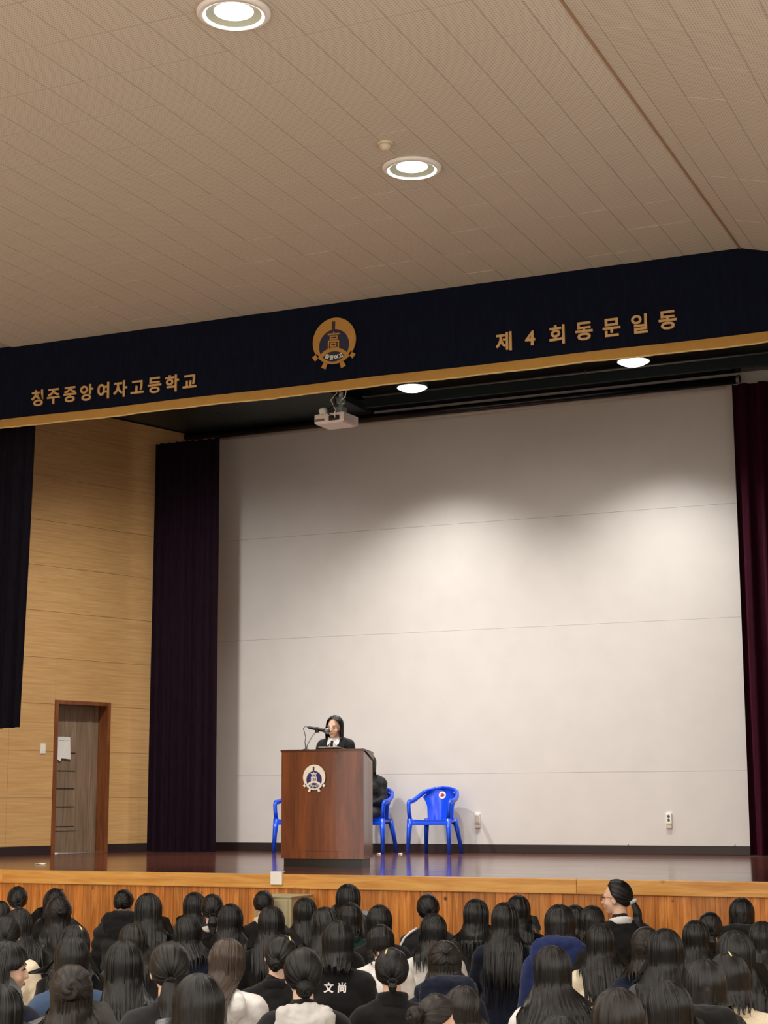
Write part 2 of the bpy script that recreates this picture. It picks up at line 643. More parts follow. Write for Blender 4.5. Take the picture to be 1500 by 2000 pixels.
# ------------------------------------------------------------------ blobs -> one continuous surface
def blob_mesh(name, items, voxel, smooth=4, mat=None):
    bm = bmesh.new()
    for it in items:
        if it[0] == 'e':
            _, c, r = it[:3]
            q = it[3] if len(it) > 3 else Matrix.Identity(3)
            res = bmesh.ops.create_icosphere(bm, subdivisions=3, radius=1.0)
            for v in res['verts']:
                v.co = q @ Vector((v.co.x * r[0], v.co.y * r[1], v.co.z * r[2])) + Vector(c)
        else:
            _, a, b, ra, rb = it[:5]
            a, b = Vector(a), Vector(b)
            n = max(2, int((b - a).length / 0.03) + 1)
            tube_bm(bm, [a.lerp(b, k / n) for k in range(n + 1)], [ra + (rb - ra) * k / n for k in range(n + 1)], 14)
            for p, rr in ((a, ra), (b, rb)):
                res = bmesh.ops.create_icosphere(bm, subdivisions=2, radius=rr)
                for v in res['verts']:
                    v.co += p
    bmesh.ops.recalc_face_normals(bm, faces=bm.faces)
    me = bm_mesh(name, bm)
    o = bpy.data.objects.new(name, me)
    COL.objects.link(o)
    md = o.modifiers.new('r', 'REMESH')
    md.mode = 'VOXEL'
    md.voxel_size = voxel
    md.use_smooth_shade = True
    if smooth:
        s = o.modifiers.new('s', 'SMOOTH')
        s.factor = 0.5
        s.iterations = smooth
    dg = bpy.context.evaluated_depsgraph_get()
    out = bpy.data.meshes.new_from_object(o.evaluated_get(dg))
    out.name = name
    bpy.data.objects.remove(o)
    bpy.data.meshes.remove(me)
    out.materials.clear()
    out.polygons.foreach_set('use_smooth', [True] * len(out.polygons))
    return out


def wrinkle(me, amp, scale, seed=0.0, zsquash=1.6):
    n = len(me.vertices)
    co = np.zeros(n * 3)
    me.vertices.foreach_get('co', co)
    no = np.zeros(n * 3)
    me.vertices.foreach_get('normal', no)
    co = co.reshape(-1, 3)
    no = no.reshape(-1, 3)
    d = np.array([noise.noise(Vector((c[0] * scale + seed, c[1] * scale, c[2] * scale * zsquash))) +
                  0.5 * noise.noise(Vector((c[0] * scale * 2.3, c[1] * scale * 2.3 + seed, c[2] * scale * 2.3 * zsquash))) for c in co])
    co += no * (d * amp)[:, None]
    me.vertices.foreach_set('co', co.ravel())
    me.update()
    return me


# ================================================================== THE SETTING
box('floor', (-14, -6, -0.1), (1.0, YF + 0.02, 0), M['hall_floor'], kind='structure')

# ceiling: flat part and the two falling parts, all laid with 0.27 x 0.54 m drilled tiles
TX, TY = 0.2735, 0.5388
GX0, GY0 = -2.9848, 8.6320
SLOPE = math.radians(14.9)
ceil_o = box('ceiling', (-10.6, -6, CZ + 0.010), (FOLD_X, YV + 0.3, CZ + 0.06), M['ceiling_back'], kind='structure')
bm = bmesh.new()
G = 0.0022
GY = 0.0036
box_bm(bm, (G, GY, -0.0), (TX - G, TY - GY, 0.010))
tile_me = bm_mesh('tile', bm)
rest = []


def in_view(P, mg=25):
    x, y = to_px(P)
    return -mg < x < 1500 + mg and -mg < y < 2000 + mg


n_tiles = 0
i0 = int((-10.6 - GX0) / TX) + 1
for i in range(i0, 1):
    for j in range(-27, 10):
        x0, y0 = GX0 + (i - 1) * TX, GY0 + j * TY
        if y0 + TY > YV + 0.25:
            continue
        vis = any(in_view((x0 + a * TX, y0 + b * TY, CZ)) and y0 > 4 for a in (0, 1) for b in (0, 1))
        dz = random.uniform(-0.0012, 0.0008)
        if vis and n_tiles < 300:
            o = obj('tile', tile_me, M['ceiling'], ceil_o)
            o.location = (x0, y0, CZ + dz)
            n_tiles += 1
        elif y0 > 2:
            rest.append((x0, y0, dz))
bm = bmesh.new()
for x0, y0, dz in rest:
    box_bm(bm, (x0 + G, y0 + G, CZ + dz), (x0 + TX - G, y0 + TY - G, CZ + 0.010))
box_bm(bm, (-10.6, -6, CZ), (FOLD_X, 2.0, CZ + 0.01))
box_bm(bm, (GX0 + 0.003, -6, CZ), (FOLD_X, YV + 0.28, CZ + 0.010))
o = obj('tile_field', bm_mesh('tile_field', bm), M['ceiling'], ceil_o, 'stuff')

# right falling part: local x runs down the slope
cr = box('ceiling_slope', (0, -6, 0.010), (4.1, YV + 0.3, 0.06), M['ceiling_back'], kind='structure')
cr.location = (FOLD_X, 0, CZ)
cr.rotation_euler = (0, SLOPE, 0)
Ms = Matrix.Translation((FOLD_X, 0, CZ)) @ Matrix.Rotation(SLOPE, 4, 'Y')
rest = []
for i in range(14):
    for j in range(-16, 10):
        x0, y0 = 0.13 + i * TX, GY0 + 0.04 + j * TY
        if y0 + TY > YV + 0.28 or y0 < 2:
            continue
        if any(in_view(Ms @ Vector((x0 + a * TX, y0 + b * TY, 0))) for a in (0, 1) for b in (0, 1)):
            o = obj('tile', tile_me, M['ceiling'], cr)
            o.location = (x0, y0, random.uniform(-0.0012, 0.0008))
        else:
            rest.append((x0, y0))
bm = bmesh.new()
for x0, y0 in rest:
    box_bm(bm, (x0 + G, y0 + G, 0), (x0 + TX - G, y0 + TY - G, 0.010))
box_bm(bm, (0.0, -6, 0), (0.13 - G, YV + 0.28, 0.01))
box_bm(bm, (0.13, -6, 0), (4.0, 1.9, 0.01))
obj('tile_field', bm_mesh('tile_field', bm), M['ceiling'], cr, 'stuff')
cl = box('ceiling_slope', (-4.0, -6, 0.0), (0, YV + 0.3, 0.06), M['ceiling'], kind='structure')
cl.location = (-10.6, 0, CZ)
cl.rotation_euler = (0, -SLOPE, 0)
M['fold_trim'] = mat_plain('fold_trim', srgb(158, 124, 92), 0.5)
o = box('trim_1', (FOLD_X - 0.007, -6, CZ - 0.010), (FOLD_X + 0.008, YV + 0.02, CZ + 0.004), M['fold_trim'], kind='structure')

# unseen right hall wall, with openings added to let the world light in
boxes('wall_hall_right', [((1.0, -6, 0), (1.1, YF, 1.3)), ((1.0, -6, 4.6), (1.1, YF, 5.45)), ((1.0, 9.2, 1.3), (1.1, YF, 4.6))] +
      [((1.0, -6 + k * 3.8 - 0.15, 1.3), (1.1, -6 + k * 3.8 + 0.15, 4.6)) for k in range(1, 4)], M['hall_wall'], kind='structure')
box('wall_hall_left', (-14.1, -6, 0), (-14.0, YF + 0.02, 5.6), M['hall_wall'], kind='structure')

# stage platform with its vertical pine boards and the yellow fascia along the edge
bm = bmesh.new()
box_bm(bm, (-14, YF + 0.03, 0), (1.0, YB + 0.3, ST))
stage = obj('floor_stage', bm_mesh('floor_stage', bm), M['stage_floor'], None, 'structure')
front = box('wall_stage_front', (-14, YF + 0.012, 0), (1.0, YF + 0.03, ST - 0.11), M['dark_gap'], kind='structure')
BW = 0.098
bm = bmesh.new()
box_bm(bm, (0.0007, -0.012, 0), (BW - 0.0007, 0.012, ST - 0.112), 0.0018)
board_me = bm_mesh('board', bm)
x = -14.0
while x < 0.95:
    o = obj('board', board_me, M['board'], front)
    o.location = (x, YF + 0.002 + random.uniform(-0.001, 0.001), 0)
    x += BW
fx = [-14.0, at_y(9, 1713, YF).x, at_y(1128, 1730, YF).x, 1.0]
fascia = None
for a, b in zip(fx[:-1], fx[1:]):
    o = box('trim_stage_edge', (a + 0.001, YF - 0.035, ST - 0.116), (b - 0.001, YF + 0.06, ST + 0.004), M['fascia'], bevel=0.004, kind='structure')

# white back wall: four courses of painted board with fine joints
wall_b = box('wall_back', (-14, YB + 0.012, ST), (1.0, YB + 0.1, 8.0), M['white_wall'], kind='structure')
zs = [ST, at_y(900, 1511, YB).z, at_y(900, 1231, YB).z, 5.2, 8.0]
for z0, z1 in zip(zs[:-1], zs[1:]):
    box('panel', (-13.9, YB - random.uniform(0, 0.0015), z0 + 0.0012), (1.0, YB + 0.012, z1 - 0.0012), M['white_wall'], wall_b)
box('baseboard_back', (-13.9, YB - 0.016, ST), (0.99, YB - 0.002, ST + 0.105), M['baseboard'], bevel=0.003, kind='structure')

# left stage wall (splayed), built in its own frame: local X runs along the wall towards the back
WA = 0.3073
WP = Vector((-12.377, 18.184, ST))
WM = Matrix.Translation(WP) @ Matrix.Rotation(PI / 2 - WA, 4, 'Z')
S0, S1 = -4.6, 1.92
DL, DR, DH = -0.414, 0.487, 1.93
wl = obj('wall_left', (lambda b: bm_mesh('wall_left', b))((lambda b: (
    box_bm(b, (S0, 0.012, 0), (DL, 0.10, 5.76)), box_bm(b, (DR, 0.012, 0), (S1, 0.10, 5.76)),
    box_bm(b, (DL, 0.012, DH), (DR, 0.10, 5.76)), b)[-1])(bmesh.new())), M['dark_gap'], None, 'structure')
wl.matrix_world = WM
zj = [0.105, 0.697, 1.28, 1.875, 2.459, 3.053, 3.636, 4.22, 4.80, 5.39, 5.75]
vj = -1.1024
for z0, z1 in zip(zj[:-1], zj[1:]):
    for a, b in ((S0, vj), (vj, S1)):
        segs = [(a, b)]
        if z0 < DH and b > DL and a < DR:
            if z1 <= DH + 0.01:
                segs = [(a, DL), (DR, b)]
        for p, q in segs:
            zt = z1
            zb = z0
            if z0 < DH < z1 and b > DL and a < DR:
                # course that the door head cuts
                box('panel', (a + 0.0015, 0, z0 + 0.0015), (DL - 0.001, 0.012, z1 - 0.0015), M['side_panel'], wl, 0.002)
                box('panel', (DR + 0.001, 0, z0 + 0.0015), (b - 0.0015, 0.012, z1 - 0.0015), M['side_panel'], wl, 0.002)
                box('panel', (DL, 0, DH + 0.001), (DR, 0.012, z1 - 0.0015), M['side_panel'], wl)
                break
            box('panel', (p + 0.0015, random.uniform(-0.0008, 0), zb + 0.0015), (q - 0.0015, 0.012, zt - 0.0015), M['side_panel'], wl, 0.002)
bl = boxes('baseboard_left', [((S0, -0.004, 0), (DL - 0.002, 0.011, 0.104)), ((DR + 0.002, -0.004, 0), (S1 - 0.02, 0.011, 0.104))],
           M['baseboard'], None, 0.002, 'structure')
bl.matrix_world = WM

# door in that wall: frame, leaf set back, grooves, moulding; notice taped to the leaf
door = empty('door_1', (0, 0, 0))
door['kind'] = 'structure'
door.matrix_world = WM
REC = 0.17
boxes('door_frame', [((DL - 0.0, -0.014, 0), (DL + 0.055, REC + 0.06, DH)), ((DR - 0.055, -0.014, 0), (DR, REC + 0.06, DH)),
                     ((DL + 0.055, -0.014, DH - 0.05), (DR - 0.055, REC + 0.06, DH))], M['door_frame'], door, 0.003)
leaf = box('door_leaf', (DL + 0.057, REC, 0.012), (DR - 0.057, REC + 0.04, DH - 0.052), M['door_leaf'], door, 0.002)
for k, z in enumerate((0.335, 0.585, 0.815, 1.04, 1.27)):
    box('groove', (DL + 0.06, REC - 0.003, z - 0.006), (DL + 0.06 + 0.42, REC + 0.001, z + 0.006), M['dark_gap'], leaf)
box('moulding', (DL + 0.06, REC - 0.012, 0.285), (DL + 0.53, REC, 0.306), M['door_leaf'], leaf, 0.003)
box('stile', (DR - 0.21, REC - 0.012, 0.02), (DR - 0.175, REC, DH - 0.06), M['door_leaf'], leaf, 0.004)
box('stile', (DL + 0.50, REC - 0.006, 0.02), (DL + 0.53, REC, DH - 0.06), M['door_leaf'], leaf, 0.003)
bm = bmesh.new()
for a, b in (((0, 0), (0.30, 0)),):
    pts = [(0.012, 0.0), (0.30, 0.0), (0.30, -0.285), (0.155, -0.275), (0.14, -0.315), (-0.012, -0.235)]
    fr = [bm.verts.new((x_, -0.004 - 0.02 * (z_ < -0.25), z_)) for x_, z_ in pts]
    bk = [bm.verts.new((x_, -0.0025 - 0.02 * (z_ < -0.25), z_)) for x_, z_ in pts]
    bm.faces.new(fr)
    bm.faces.new(bk[::-1])
    for k in range(len(pts)):
        bm.faces.new((fr[k], fr[(k + 1) % len(pts)], bk[(k + 1) % len(pts)], bk[k]))
bmesh.ops.recalc_face_normals(bm, faces=bm.faces)
notice = obj('paper_notice', bm_mesh('paper_notice', bm), M['paper'])
tag(notice, 'white paper notice with curled lower corner taped to the brown stage door', 'notice')
notice.matrix_world = WM @ Matrix.Translation((DL + 0.085, REC - 0.002, 1.475))
for k, (s, z, sz) in enumerate((('관계자 외', -0.065, 0.056), ('출입금지', -0.165, 0.072))):
    o = obj('lettering', text_mesh(s, sz, 0.0008, 0.0006), M['ink'], notice)
    o.location = (0.165, -0.0055, z)
lc = WM @ Vector((-0.586, -0.010, 1.312))
sw = empty('light_switch', lc, PI / 2 - WA, 'white light switch on the tan wall beside the stage door', 'light switch')
box('plate', (-0.038, -0.004, -0.062), (0.038, 0.0095, 0.062), M['white_plastic'], sw, 0.003)
box('rocker', (-0.02, -0.008, -0.04), (0.02, -0.004, 0.04), M['white_plastic'], sw, 0.002)

# right stage wall (behind the right curtain), stage ceiling, front piers beside the opening
box('wall_right', (0.2, YF + 0.2, ST), (0.3, YB, 8.0), M['teal_dark'], kind='structure')
SCZ = 7.0
box('ceiling_stage', (-14, YV + 0.35, SCZ), (1.0, YB + 0.1, SCZ + 0.1), M['teal_dark'], kind='structure')
# the dark soffit over the left end of the stage comes down to the top of the left wall
box('ceiling_stage_left', (-14, YV + 0.36, 6.765), (-9.0, YB - 0.02, 6.85), M['teal_dark'], kind='structure')
box('wall_over_opening', (-14, YV + 0.22, 6.2), (1.0, YV + 0.34, SCZ), M['teal_dark'], kind='structure')
ceil_s = bpy.data.objects['ceiling_stage']
for k in range(22):
    bx = -9.9 + k * 0.45
    box('ceiling_beam', (bx, YV + 0.5, SCZ - 0.09), (bx + 0.07, YB - 1.45, SCZ), M['black_metal'], ceil_s, 0.004)
    box('ceiling_panel', (bx + 0.09, YV + 0.5, SCZ - 0.02), (bx + 0.43, YB - 1.45, SCZ), M['teal_dark'], ceil_s)
# dark header box in front of the top of the white wall, with its pipe and the rolled screen housing
hz = at_y(900, 809, YB).z
hd = empty('lighting_header', (-7.0, YB - 0.4, hz + 0.2), 0, 'long dark header box above the white stage wall', 'header')
box('front_board', (-1.95, -0.05, -0.09), (4.9, 0.0, 0.06), M['teal_dark'], hd, 0.004)
box('underside', (-1.95, 0.0, -0.09), (4.9, 0.2, -0.07), M['black_metal'], hd)
tube('pipe', [(-1.95, -0.09, 0.045), (4.9, -0.09, 0.045)], 0.016, M['grey_metal'], hd, 10)
for xx in (-1.2, 1.1, 3.5):
    box('pipe_bracket', (xx - 0.012, -0.105, 0.02), (xx + 0.012, -0.05, 0.07), M['grey_metal'], hd)
sh = empty('screen_housing', (-7.0, YB - 0.13, hz + 0.012), 0, 'rolled screen tube running along the top of the white wall', 'screen housing')
tube('housing', [(-5.0, 0, 0.03), (2.95, 0, 0.03)], 0.052, M['black_metal'], sh, 20)
M['screen_cloth'] = mat_plain('screen_cloth', srgb(196, 186, 176), 0.7)
tube('screen_cloth', [(-4.35, 0.035, -0.035), (2.75, 0.035, -0.035)], 0.022, M['screen_cloth'], sh, 12)
for xx in (-4.98, 2.93):
    lathe('end_cap', [(0.058, -0.02), (0.058, 0.02)], M['grey_metal'], sh, 20, (1, 0, 0), (xx, 0, 0.03), False)

# ================================================================== CURTAINS AND VALANCE


def curtain(name, x0, x1, y, z0, z1, folds, amp, m, label, taper=0.0, hem=0.0, thick=0.012):
    C = int(folds * 10) + 1
    R = 26
    u = np.linspace(0, 1, C)[None, :]
    v = np.linspace(0, 1, R)[:, None]
    ph = rng.uniform(0, 6.28)
    x_ = x0 + (x1 - x0) * u
    x_ = x_ + taper * (1 - v) * u
    w = np.sin(2 * PI * folds * u + 0.5 * np.sin(3.1 * u * folds + ph) + 0.25 * np.sin(4 * v + ph)) * amp
    w = w + 0.35 * amp * np.sin(2 * PI * folds * 2.3 * u + ph)
    yy = y + w * (0.55 + 0.45 * (1 - v))
    zz = z0 + (z1 - z0) * v + hem * np.sin(9 * u + ph) * (1 - v) ** 8
    P = np.stack([x_ + 0 * v, yy, zz + 0 * u], -1)
    Pb = P.copy()
    Pb[..., 1] += thick
    a = grid_mesh('f', P)
    b = grid_mesh('b', Pb[:, ::-1])
    loop = lambda A: np.concatenate([A[0], A[1:, -1], A[-1, ::-1][1:], A[::-1, 0][1:]], 0)
    rim = np.stack([loop(P), loop(Pb)], 0)
    c = grid_mesh('r', rim[::-1])
    me = join_np(name, [a, b, c])
    o = obj(name, me, m)
    tag(o, label, 'curtain')
    return o


pl, pr_ = at_y(305, 862, 18.98), at_y(428, 862, 18.98)
curtain('stage_curtain', pl.x, pr_.x, 18.98, ST + 0.012, at_y(350, 863, 18.98).z, 8, 0.04, M['dark_velvet'],
        'dark maroon leg curtain hanging between the tan wall and the white wall', 0.03)
pl = at_y(1430, 750, YB - 0.35)
curtain('stage_curtain', pl.x, pl.x + 1.75, YB - 0.35, ST + 0.015, pl.z - 0.01, 9, 0.07, M['maroon_velvet'],
        'maroon velvet leg curtain at the right edge of the white wall', 0.0)
pr_ = at_y(68, 830, 14.15)
curtain('front_curtain', pr_.x - 2.6, pr_.x, 14.15, at_y(20, 1423, 14.15).z, 5.75, 17, 0.04, M['front_velvet'],
        'dark front curtain drawn to the left side of the stage opening, hem hanging clear', -0.07, 0.012)

val = empty('stage_valance', (MIDX, YV, 5.5))
tag(val, 'long navy velvet valance above the stage with gold lettering and round emblem', 'valance')
zb, zt_, zg = 3.8207 + CAM.z - 5.5, CZ - 5.5 + 0.15, 3.9071 + CAM.z - 5.5
# velvet cloth, very slightly waved, its right end following the falling ceiling
C_, R_ = 420, 12
uu = np.linspace(-3.9 - 3.0, FOLD_X - MIDX + 3.4, C_)[None, :]
vv = np.linspace(0, 1, R_)[:, None]
top = np.where(uu > FOLD_X - MIDX, zt_ - 0.15 - np.tan(SLOPE) * (uu - (FOLD_X - MIDX)) + 0.10, zt_)
Z_ = zb + 0.01 + (top - zb - 0.01) * vv
Y_ = 0.010 * np.sin(uu * 7.0) * (1 - vv) + 0.004 * np.sin(uu * 19 + 1) * (1 - vv) + 0 * vv
P = np.stack([uu + 0 * vv, Y_, Z_], -1)
Pb = P.copy()
Pb[..., 1] += 0.03
val_me = join_np('valance_cloth', [grid_mesh('a', P), grid_mesh('b', Pb[:, ::-1])])
obj('valance_cloth', val_me, M['navy_velvet'], val)
# gold band with its fringe strip along the lower edge
P = np.stack([uu + 0 * vv, Y_ - 0.012 - 0.004 * np.sin(vv * PI), zb + (zg - zb) * vv + 0.0035 * np.sin(uu * 3.1) + 0 * vv], -1)
Pb = P.copy()
Pb[..., 1] += 0.05
rim = np.stack([P[0], Pb[0]], 0)
gb = obj('gold_band', join_np('gold_band', [grid_mesh('a', P), grid_mesh('b', Pb[:, ::-1]), grid_mesh('c', rim[::-1])]), M['gold'], val)
M['gold_light'] = mat_fabric('gold_edge', srgb(206, 178, 120), 0.6, 90, 0.6)
bm = bmesh.new()
tube_bm(bm, [(float(a), float(b) - 0.006, zb - 0.004 + 0.004 * math.sin(a * 3.1) + random.uniform(-0.002, 0.002)) for a, b in zip(uu[0], Y_[0])], 0.0085, 6)
obj('fringe_edge', bm_mesh('fringe_edge', bm, True), M['gold_light'], gb)


def letters(s, pa, pb, size, par):
    n = len(s)
    for k, ch in enumerate(s):
        P_ = pa.lerp(pb, k / (n - 1))
        o = obj('letter', text_mesh(ch, size, 0.006, size * 0.024), M['gold_letter'], par)
        o.location = P_ - Vector((MIDX, YV, 5.5)) + Vector((0, -0.014, 0))


letters('청주중앙여자고등학교', at_y(74.5, 778, YV), at_y(372, 745.5, YV), 0.178, val)
letters('제4회동문일동', at_y(985, 668, YV), at_y(1305, 626, YV), 0.185, val)


def ring_poly(name, R, Ri, ci, t, m, parent, y=0.0, a0=0, a1=2 * PI, n=64):
    """flat band between an outer circle and an (offset) inner circle"""
    bm = bmesh.new()
    rows = []
    for k in range(n + 1):
        a = a0 + (a1 - a0) * k / n
        c, s = math.cos(a), math.sin(a)
        o_ = (R * c, R * s)
        i_ = (Ri * c, ci + Ri * s)
        rows.append([bm.verts.new((o_[0], y, o_[1])), bm.verts.new((o_[0], y - t, o_[1])),
                     bm.verts.new((i_[0], y - t, i_[1])), bm.verts.new((i_[0], y, i_[1]))])
    for k in range(n):
        for q in range(4):
            bm.faces.new((rows[k][q], rows[k][(q + 1) % 4], rows[k + 1][(q + 1) % 4], rows[k + 1][q]))
    bmesh.ops.remove_doubles(bm, verts=bm.verts, dist=1e-6)
    bmesh.ops.recalc_face_normals(bm, faces=bm.faces)
    return obj(name, bm_mesh(name, bm), m, parent)


def emblem(parent, loc, R, main, blue, dark, rot=0.0):
    """the school crest: thick ring, pagoda-like glyph, arch, little feet"""
    e = ring_poly('emblem', R, R * 0.70, -R * 0.20, R * 0.05, main, parent)
    e.location = loc
    e.rotation_euler = (0, rot, 0)
    lathe('emblem_field', [(R * 0.74, 0.0), (R * 0.74, R * 0.012)], blue, e, 40, (0, -1, 0), (0, 0, -R * 0.2), False)
    # slot in the top of the ring
    box('emblem_spire', (-R * 0.075 - R * 0.05, -R * 0.06, R * 0.46), (R * 0.075 - R * 0.05, -R * 0.045, R * 0.84), dark, e)
    # arch across the lower part
    ring_poly('emblem_arch', R * 0.86, R * 0.70, 0.0, R * 0.05, main, e, 0, math.radians(42), math.radians(138), 24).location = (0, -R * 0.003, -R * 1.15)
    # feet
    for a, ln in ((-142, 0.26), (-113, 0.26), (-67, 0.26), (-38, 0.26)):
        c, s = math.cos(math.radians(a)), math.sin(math.radians(a))
        q = Matrix.Translation((c * R * 0.93, 0, s * R * 0.93 - (R * 0.06 if abs(a + 90) < 40 else 0))) @ Matrix.Rotation(math.radians(-a), 4, 'Y')
        prism('emblem_foot', [(0, -R * 0.085), (R * ln, -R * 0.115), (R * ln, R * 0.115), (0, R * 0.085)], R * 0.05, main, e, q)
    # storeyed glyph in the middle
    g = obj('emblem_glyph', text_mesh('高', R * 0.80, R * 0.02, R * 0.006), main, e)
    g.location = (-R * 0.03, -R * 0.03, 0.04 * R)
    g.scale = (0.78, 1, 1)
    for k, ch in enumerate('중앙여고'):
        a = math.radians(-118 + k * 19)
        o = obj('emblem_letter', text_mesh(ch, R * 0.22, R * 0.012, R * 0.004), M['emblem_white'], e)
        o.location = (R * 0.66 * math.cos(a) * 1.0 + R * 0.0, -R * 0.024, -R * 0.16 + R * 0.56 * math.sin(a))
        o.rotation_euler = (0, -(a + PI / 2) * 0.8, 0)
    return e


emblem(val, at_y(655, 667, YV) - Vector((MIDX, YV, 5.5)) + Vector((0, -0.016, 0)), 0.226, M['emblem_gold'], M['emblem_navy'], M['emblem_dark'], math.radians(2))

# ================================================================== LAMPS AND CEILING FITTINGS


def spot(name, loc, w, size, blend, radius, parent, col=(1, 0.95, 0.88), tgt=(0, 0, -1)):
    ld = bpy.data.lights.new(name, 'SPOT')
    ld.energy = w
    ld.spot_size = math.radians(size)
    ld.spot_blend = blend
    ld.shadow_soft_size = radius
    ld.color = col
    lo = bpy.data.objects.new(name, ld)
    COL.objects.link(lo)
    lo.parent = parent
    lo.location = loc
    lo.rotation_euler = Vector(tgt).to_track_quat('-Z', 'Y').to_euler()
    return lo


def hall_lamp(x, y, label, group=None):
    o = empty('ceiling_lamp', (x, y, CZ), 0, label, 'ceiling lamp', group)
    lathe('trim_ring', [(0.212, 0.0), (0.226, -0.010), (0.222, -0.024), (0.187, -0.034), (0.184, -0.008)], M['chrome'], o, 40, cap=False)
    lathe('rim', [(0.187, -0.034), (0.178, -0.030), (0.168, -0.022)], M['rim_glow'], o, 40, cap=False)
    lathe('reflector', [(0.168, -0.022), (0.150, -0.012), (0.118, -0.003)], M['reflector'], o, 40, cap=False)
    lathe('lens', [(0.120, -0.002), (0.118, -0.005), (0.01, -0.007)], M['lens'], o, 40)
    spot('lamp_light', (0, 0, -0.06), HALL_LAMP_W, 165, 0.4, 0.14, o)
    return o


LX = -4.607
LY = [10.908 - 2.733 * k for k in range(6)]
hall_lamp(LX, LY[0], 'round recessed ceiling lamp beside the smoke detector')
hall_lamp(LX, LY[1], 'round recessed ceiling lamp cut by the top edge of the picture')
for k in range(2, 6):
    hall_lamp(LX, LY[k], 'recessed ceiling lamp of the hall, behind the viewpoint', 'hall lamps out of view')
for k in range(0, 6):
    hall_lamp(-8.9, LY[k], 'recessed ceiling lamp of the far lamp row, outside the picture', 'hall lamps out of view')
for k in range(2, 6):
    hall_lamp(-6.75, LY[k] - 1.3, 'recessed ceiling lamp of the middle lamp row, outside the picture', 'middle hall lamps out of view')

sd = empty('smoke_detector', tuple(at_z(753, 279, CZ)), 0, 'small round smoke detector on the ceiling near a lamp', 'smoke detector')
lathe('base', [(0.058, 0.0), (0.06, -0.008), (0.052, -0.014)], M['cream_plastic'], sd, 28)
lathe('body', [(0.044, -0.012), (0.044, -0.034), (0.03, -0.046), (0.028, -0.054), (0.012, -0.058)], M['cream_plastic'], sd, 28)


def X_ok(p):
    return p.x > -9.0


def stage_lamp(px, py, Y, lit, label):
    P_ = at_y(px, py, Y)
    o = empty('stage_lamp', P_, 0, label, 'stage lamp')
    lathe('housing', [(0.15, 0.2), (0.19, 0.17), (0.195, 0.0), (0.185, 0.0), (0.17, 0.05)], M['black_metal'], o, 32)
    lathe('lens', [(0.186, -0.006), (0.12, -0.04), (0.02, -0.055)], M['lens'] if lit else M['lens_off'], o, 32)
    box('mounting_plate', (-0.26, -0.05, 0.185), (0.26, 0.05, 0.21), M['grey_metal'], o, 0.003)
    tube('hanger', [(0, 0, 0.2), (0, 0, (SCZ if X_ok(P_) else 6.765) - P_.z)], 0.02, M['black_metal'], o, 8)
    if lit:
        spot('lamp_light', (0, 0, -0.07), STAGE_LAMP_W, 112, 1.0, 0.16, o, (1.0, 0.98, 0.94))
    return o


stage_lamp(805, 757, YB - 1.38, True, 'lit stage lamp above the white wall, nearer the projector')
stage_lamp(1237, 706, YB - 1.38, True, 'lit stage lamp above the white wall, nearer the maroon curtain')
stage_lamp(425, 797, YB - 1.0, False, 'unlit stage lamp under the dark soffit, near the left leg curtain')
for k in range(2):  # unseen fill lamps, added to brighten the stage floor and walls
    P_ = Vector((-10.0 + k * 3.4, 15.1, 6.60 if k == 0 else 6.80))
    o = empty('stage_lamp', P_, 0, 'added fill lamp hidden behind the valance', 'stage lamp', 'added fill lamps behind the valance')
    lathe('housing', [(0.10, 0.15), (0.13, 0.12), (0.135, 0.0), (0.12, 0.02)], M['black_metal'], o, 24)
    lathe('lens', [(0.125, -0.004), (0.02, -0.02)], M['lens'], o, 24)
    spot('lamp_light', (0, 0, -0.05), STAGE_FILL_W * (1.55 if k == 0 else 1.0), 112, 1.0, 0.12, o, (1.0, 0.965, 0.92), (-0.12 if k == 0 else 0.05, 0.55, -1))

# projector on its pole
PP = at_y(657, 822, 14.45)
pj = empty('projector', PP, math.radians(-4), 'white ceiling projector hanging on a pole below the valance', 'projector')
bm = bmesh.new()
box_bm(bm, (-0.165, -0.15, -0.045), (0.165, 0.15, 0.05), 0.012)
obj('body', bm_mesh('body', bm), M['projector'], pj)
box('bottom_plate', (-0.15, -0.14, -0.052), (0.15, 0.13, -0.044), M['projector'], pj, 0.003)
box('vent', (-0.15, -0.1525, -0.025), (-0.05, -0.1495, 0.0), M['grey_metal'], pj)
box('port_panel', (0.0, -0.1525, -0.03), (0.12, -0.1495, 0.02), M['black_plastic'], pj)
lathe('lens_ring', [(0.035, 0), (0.035, 0.03), (0.024, 0.03), (0.02, 0.01)], M['black_plastic'], pj, 24, (0, 1, 0), (0.09, 0.145, 0.005))
tube('pole', [(0.05, 0.0, 0.05), (0.05, 0.0, 0.62), (0.05, 0.0, SCZ - PP.z)], 0.021, M['pole_metal'], pj, 14)
box('bracket', (0.01, -0.05, 0.045), (0.09, 0.05, 0.13), M['pole_metal'], pj, 0.006)
box('clamp', (0.02, -0.035, 0.17), (0.08, 0.035, 0.22), M['pole_metal'], pj, 0.005)
tube('cable', [(0.055, -0.15, 0.0), (0.02, -0.2, 0.03), (-0.01, -0.14, 0.09), (0.03, -0.06, 0.16), (0.0, -0.04, 0.24), (0.10, -0.03, 0.29), (0.115, -0.02, 0.36), (0.07, -0.025, 0.42)], 0.006, M['black_plastic'], pj, 6)
tube('cable', [(0.07, -0.15, -0.005), (0.09, -0.19, 0.04), (0.05, -0.1, 0.08), (-0.03, -0.06, 0.2), (0.02, -0.03, 0.27), (0.0, -0.03, 0.33)], 0.006, M['white_plastic'], pj, 6)
tube('cable', [(0.06, -0.03, 0.19), (0.12, -0.04, 0.22), (0.13, -0.03, 0.3), (0.08, -0.03, 0.4), (0.055, -0.025, 0.5)], 0.006, M['white_plastic'], pj, 6)
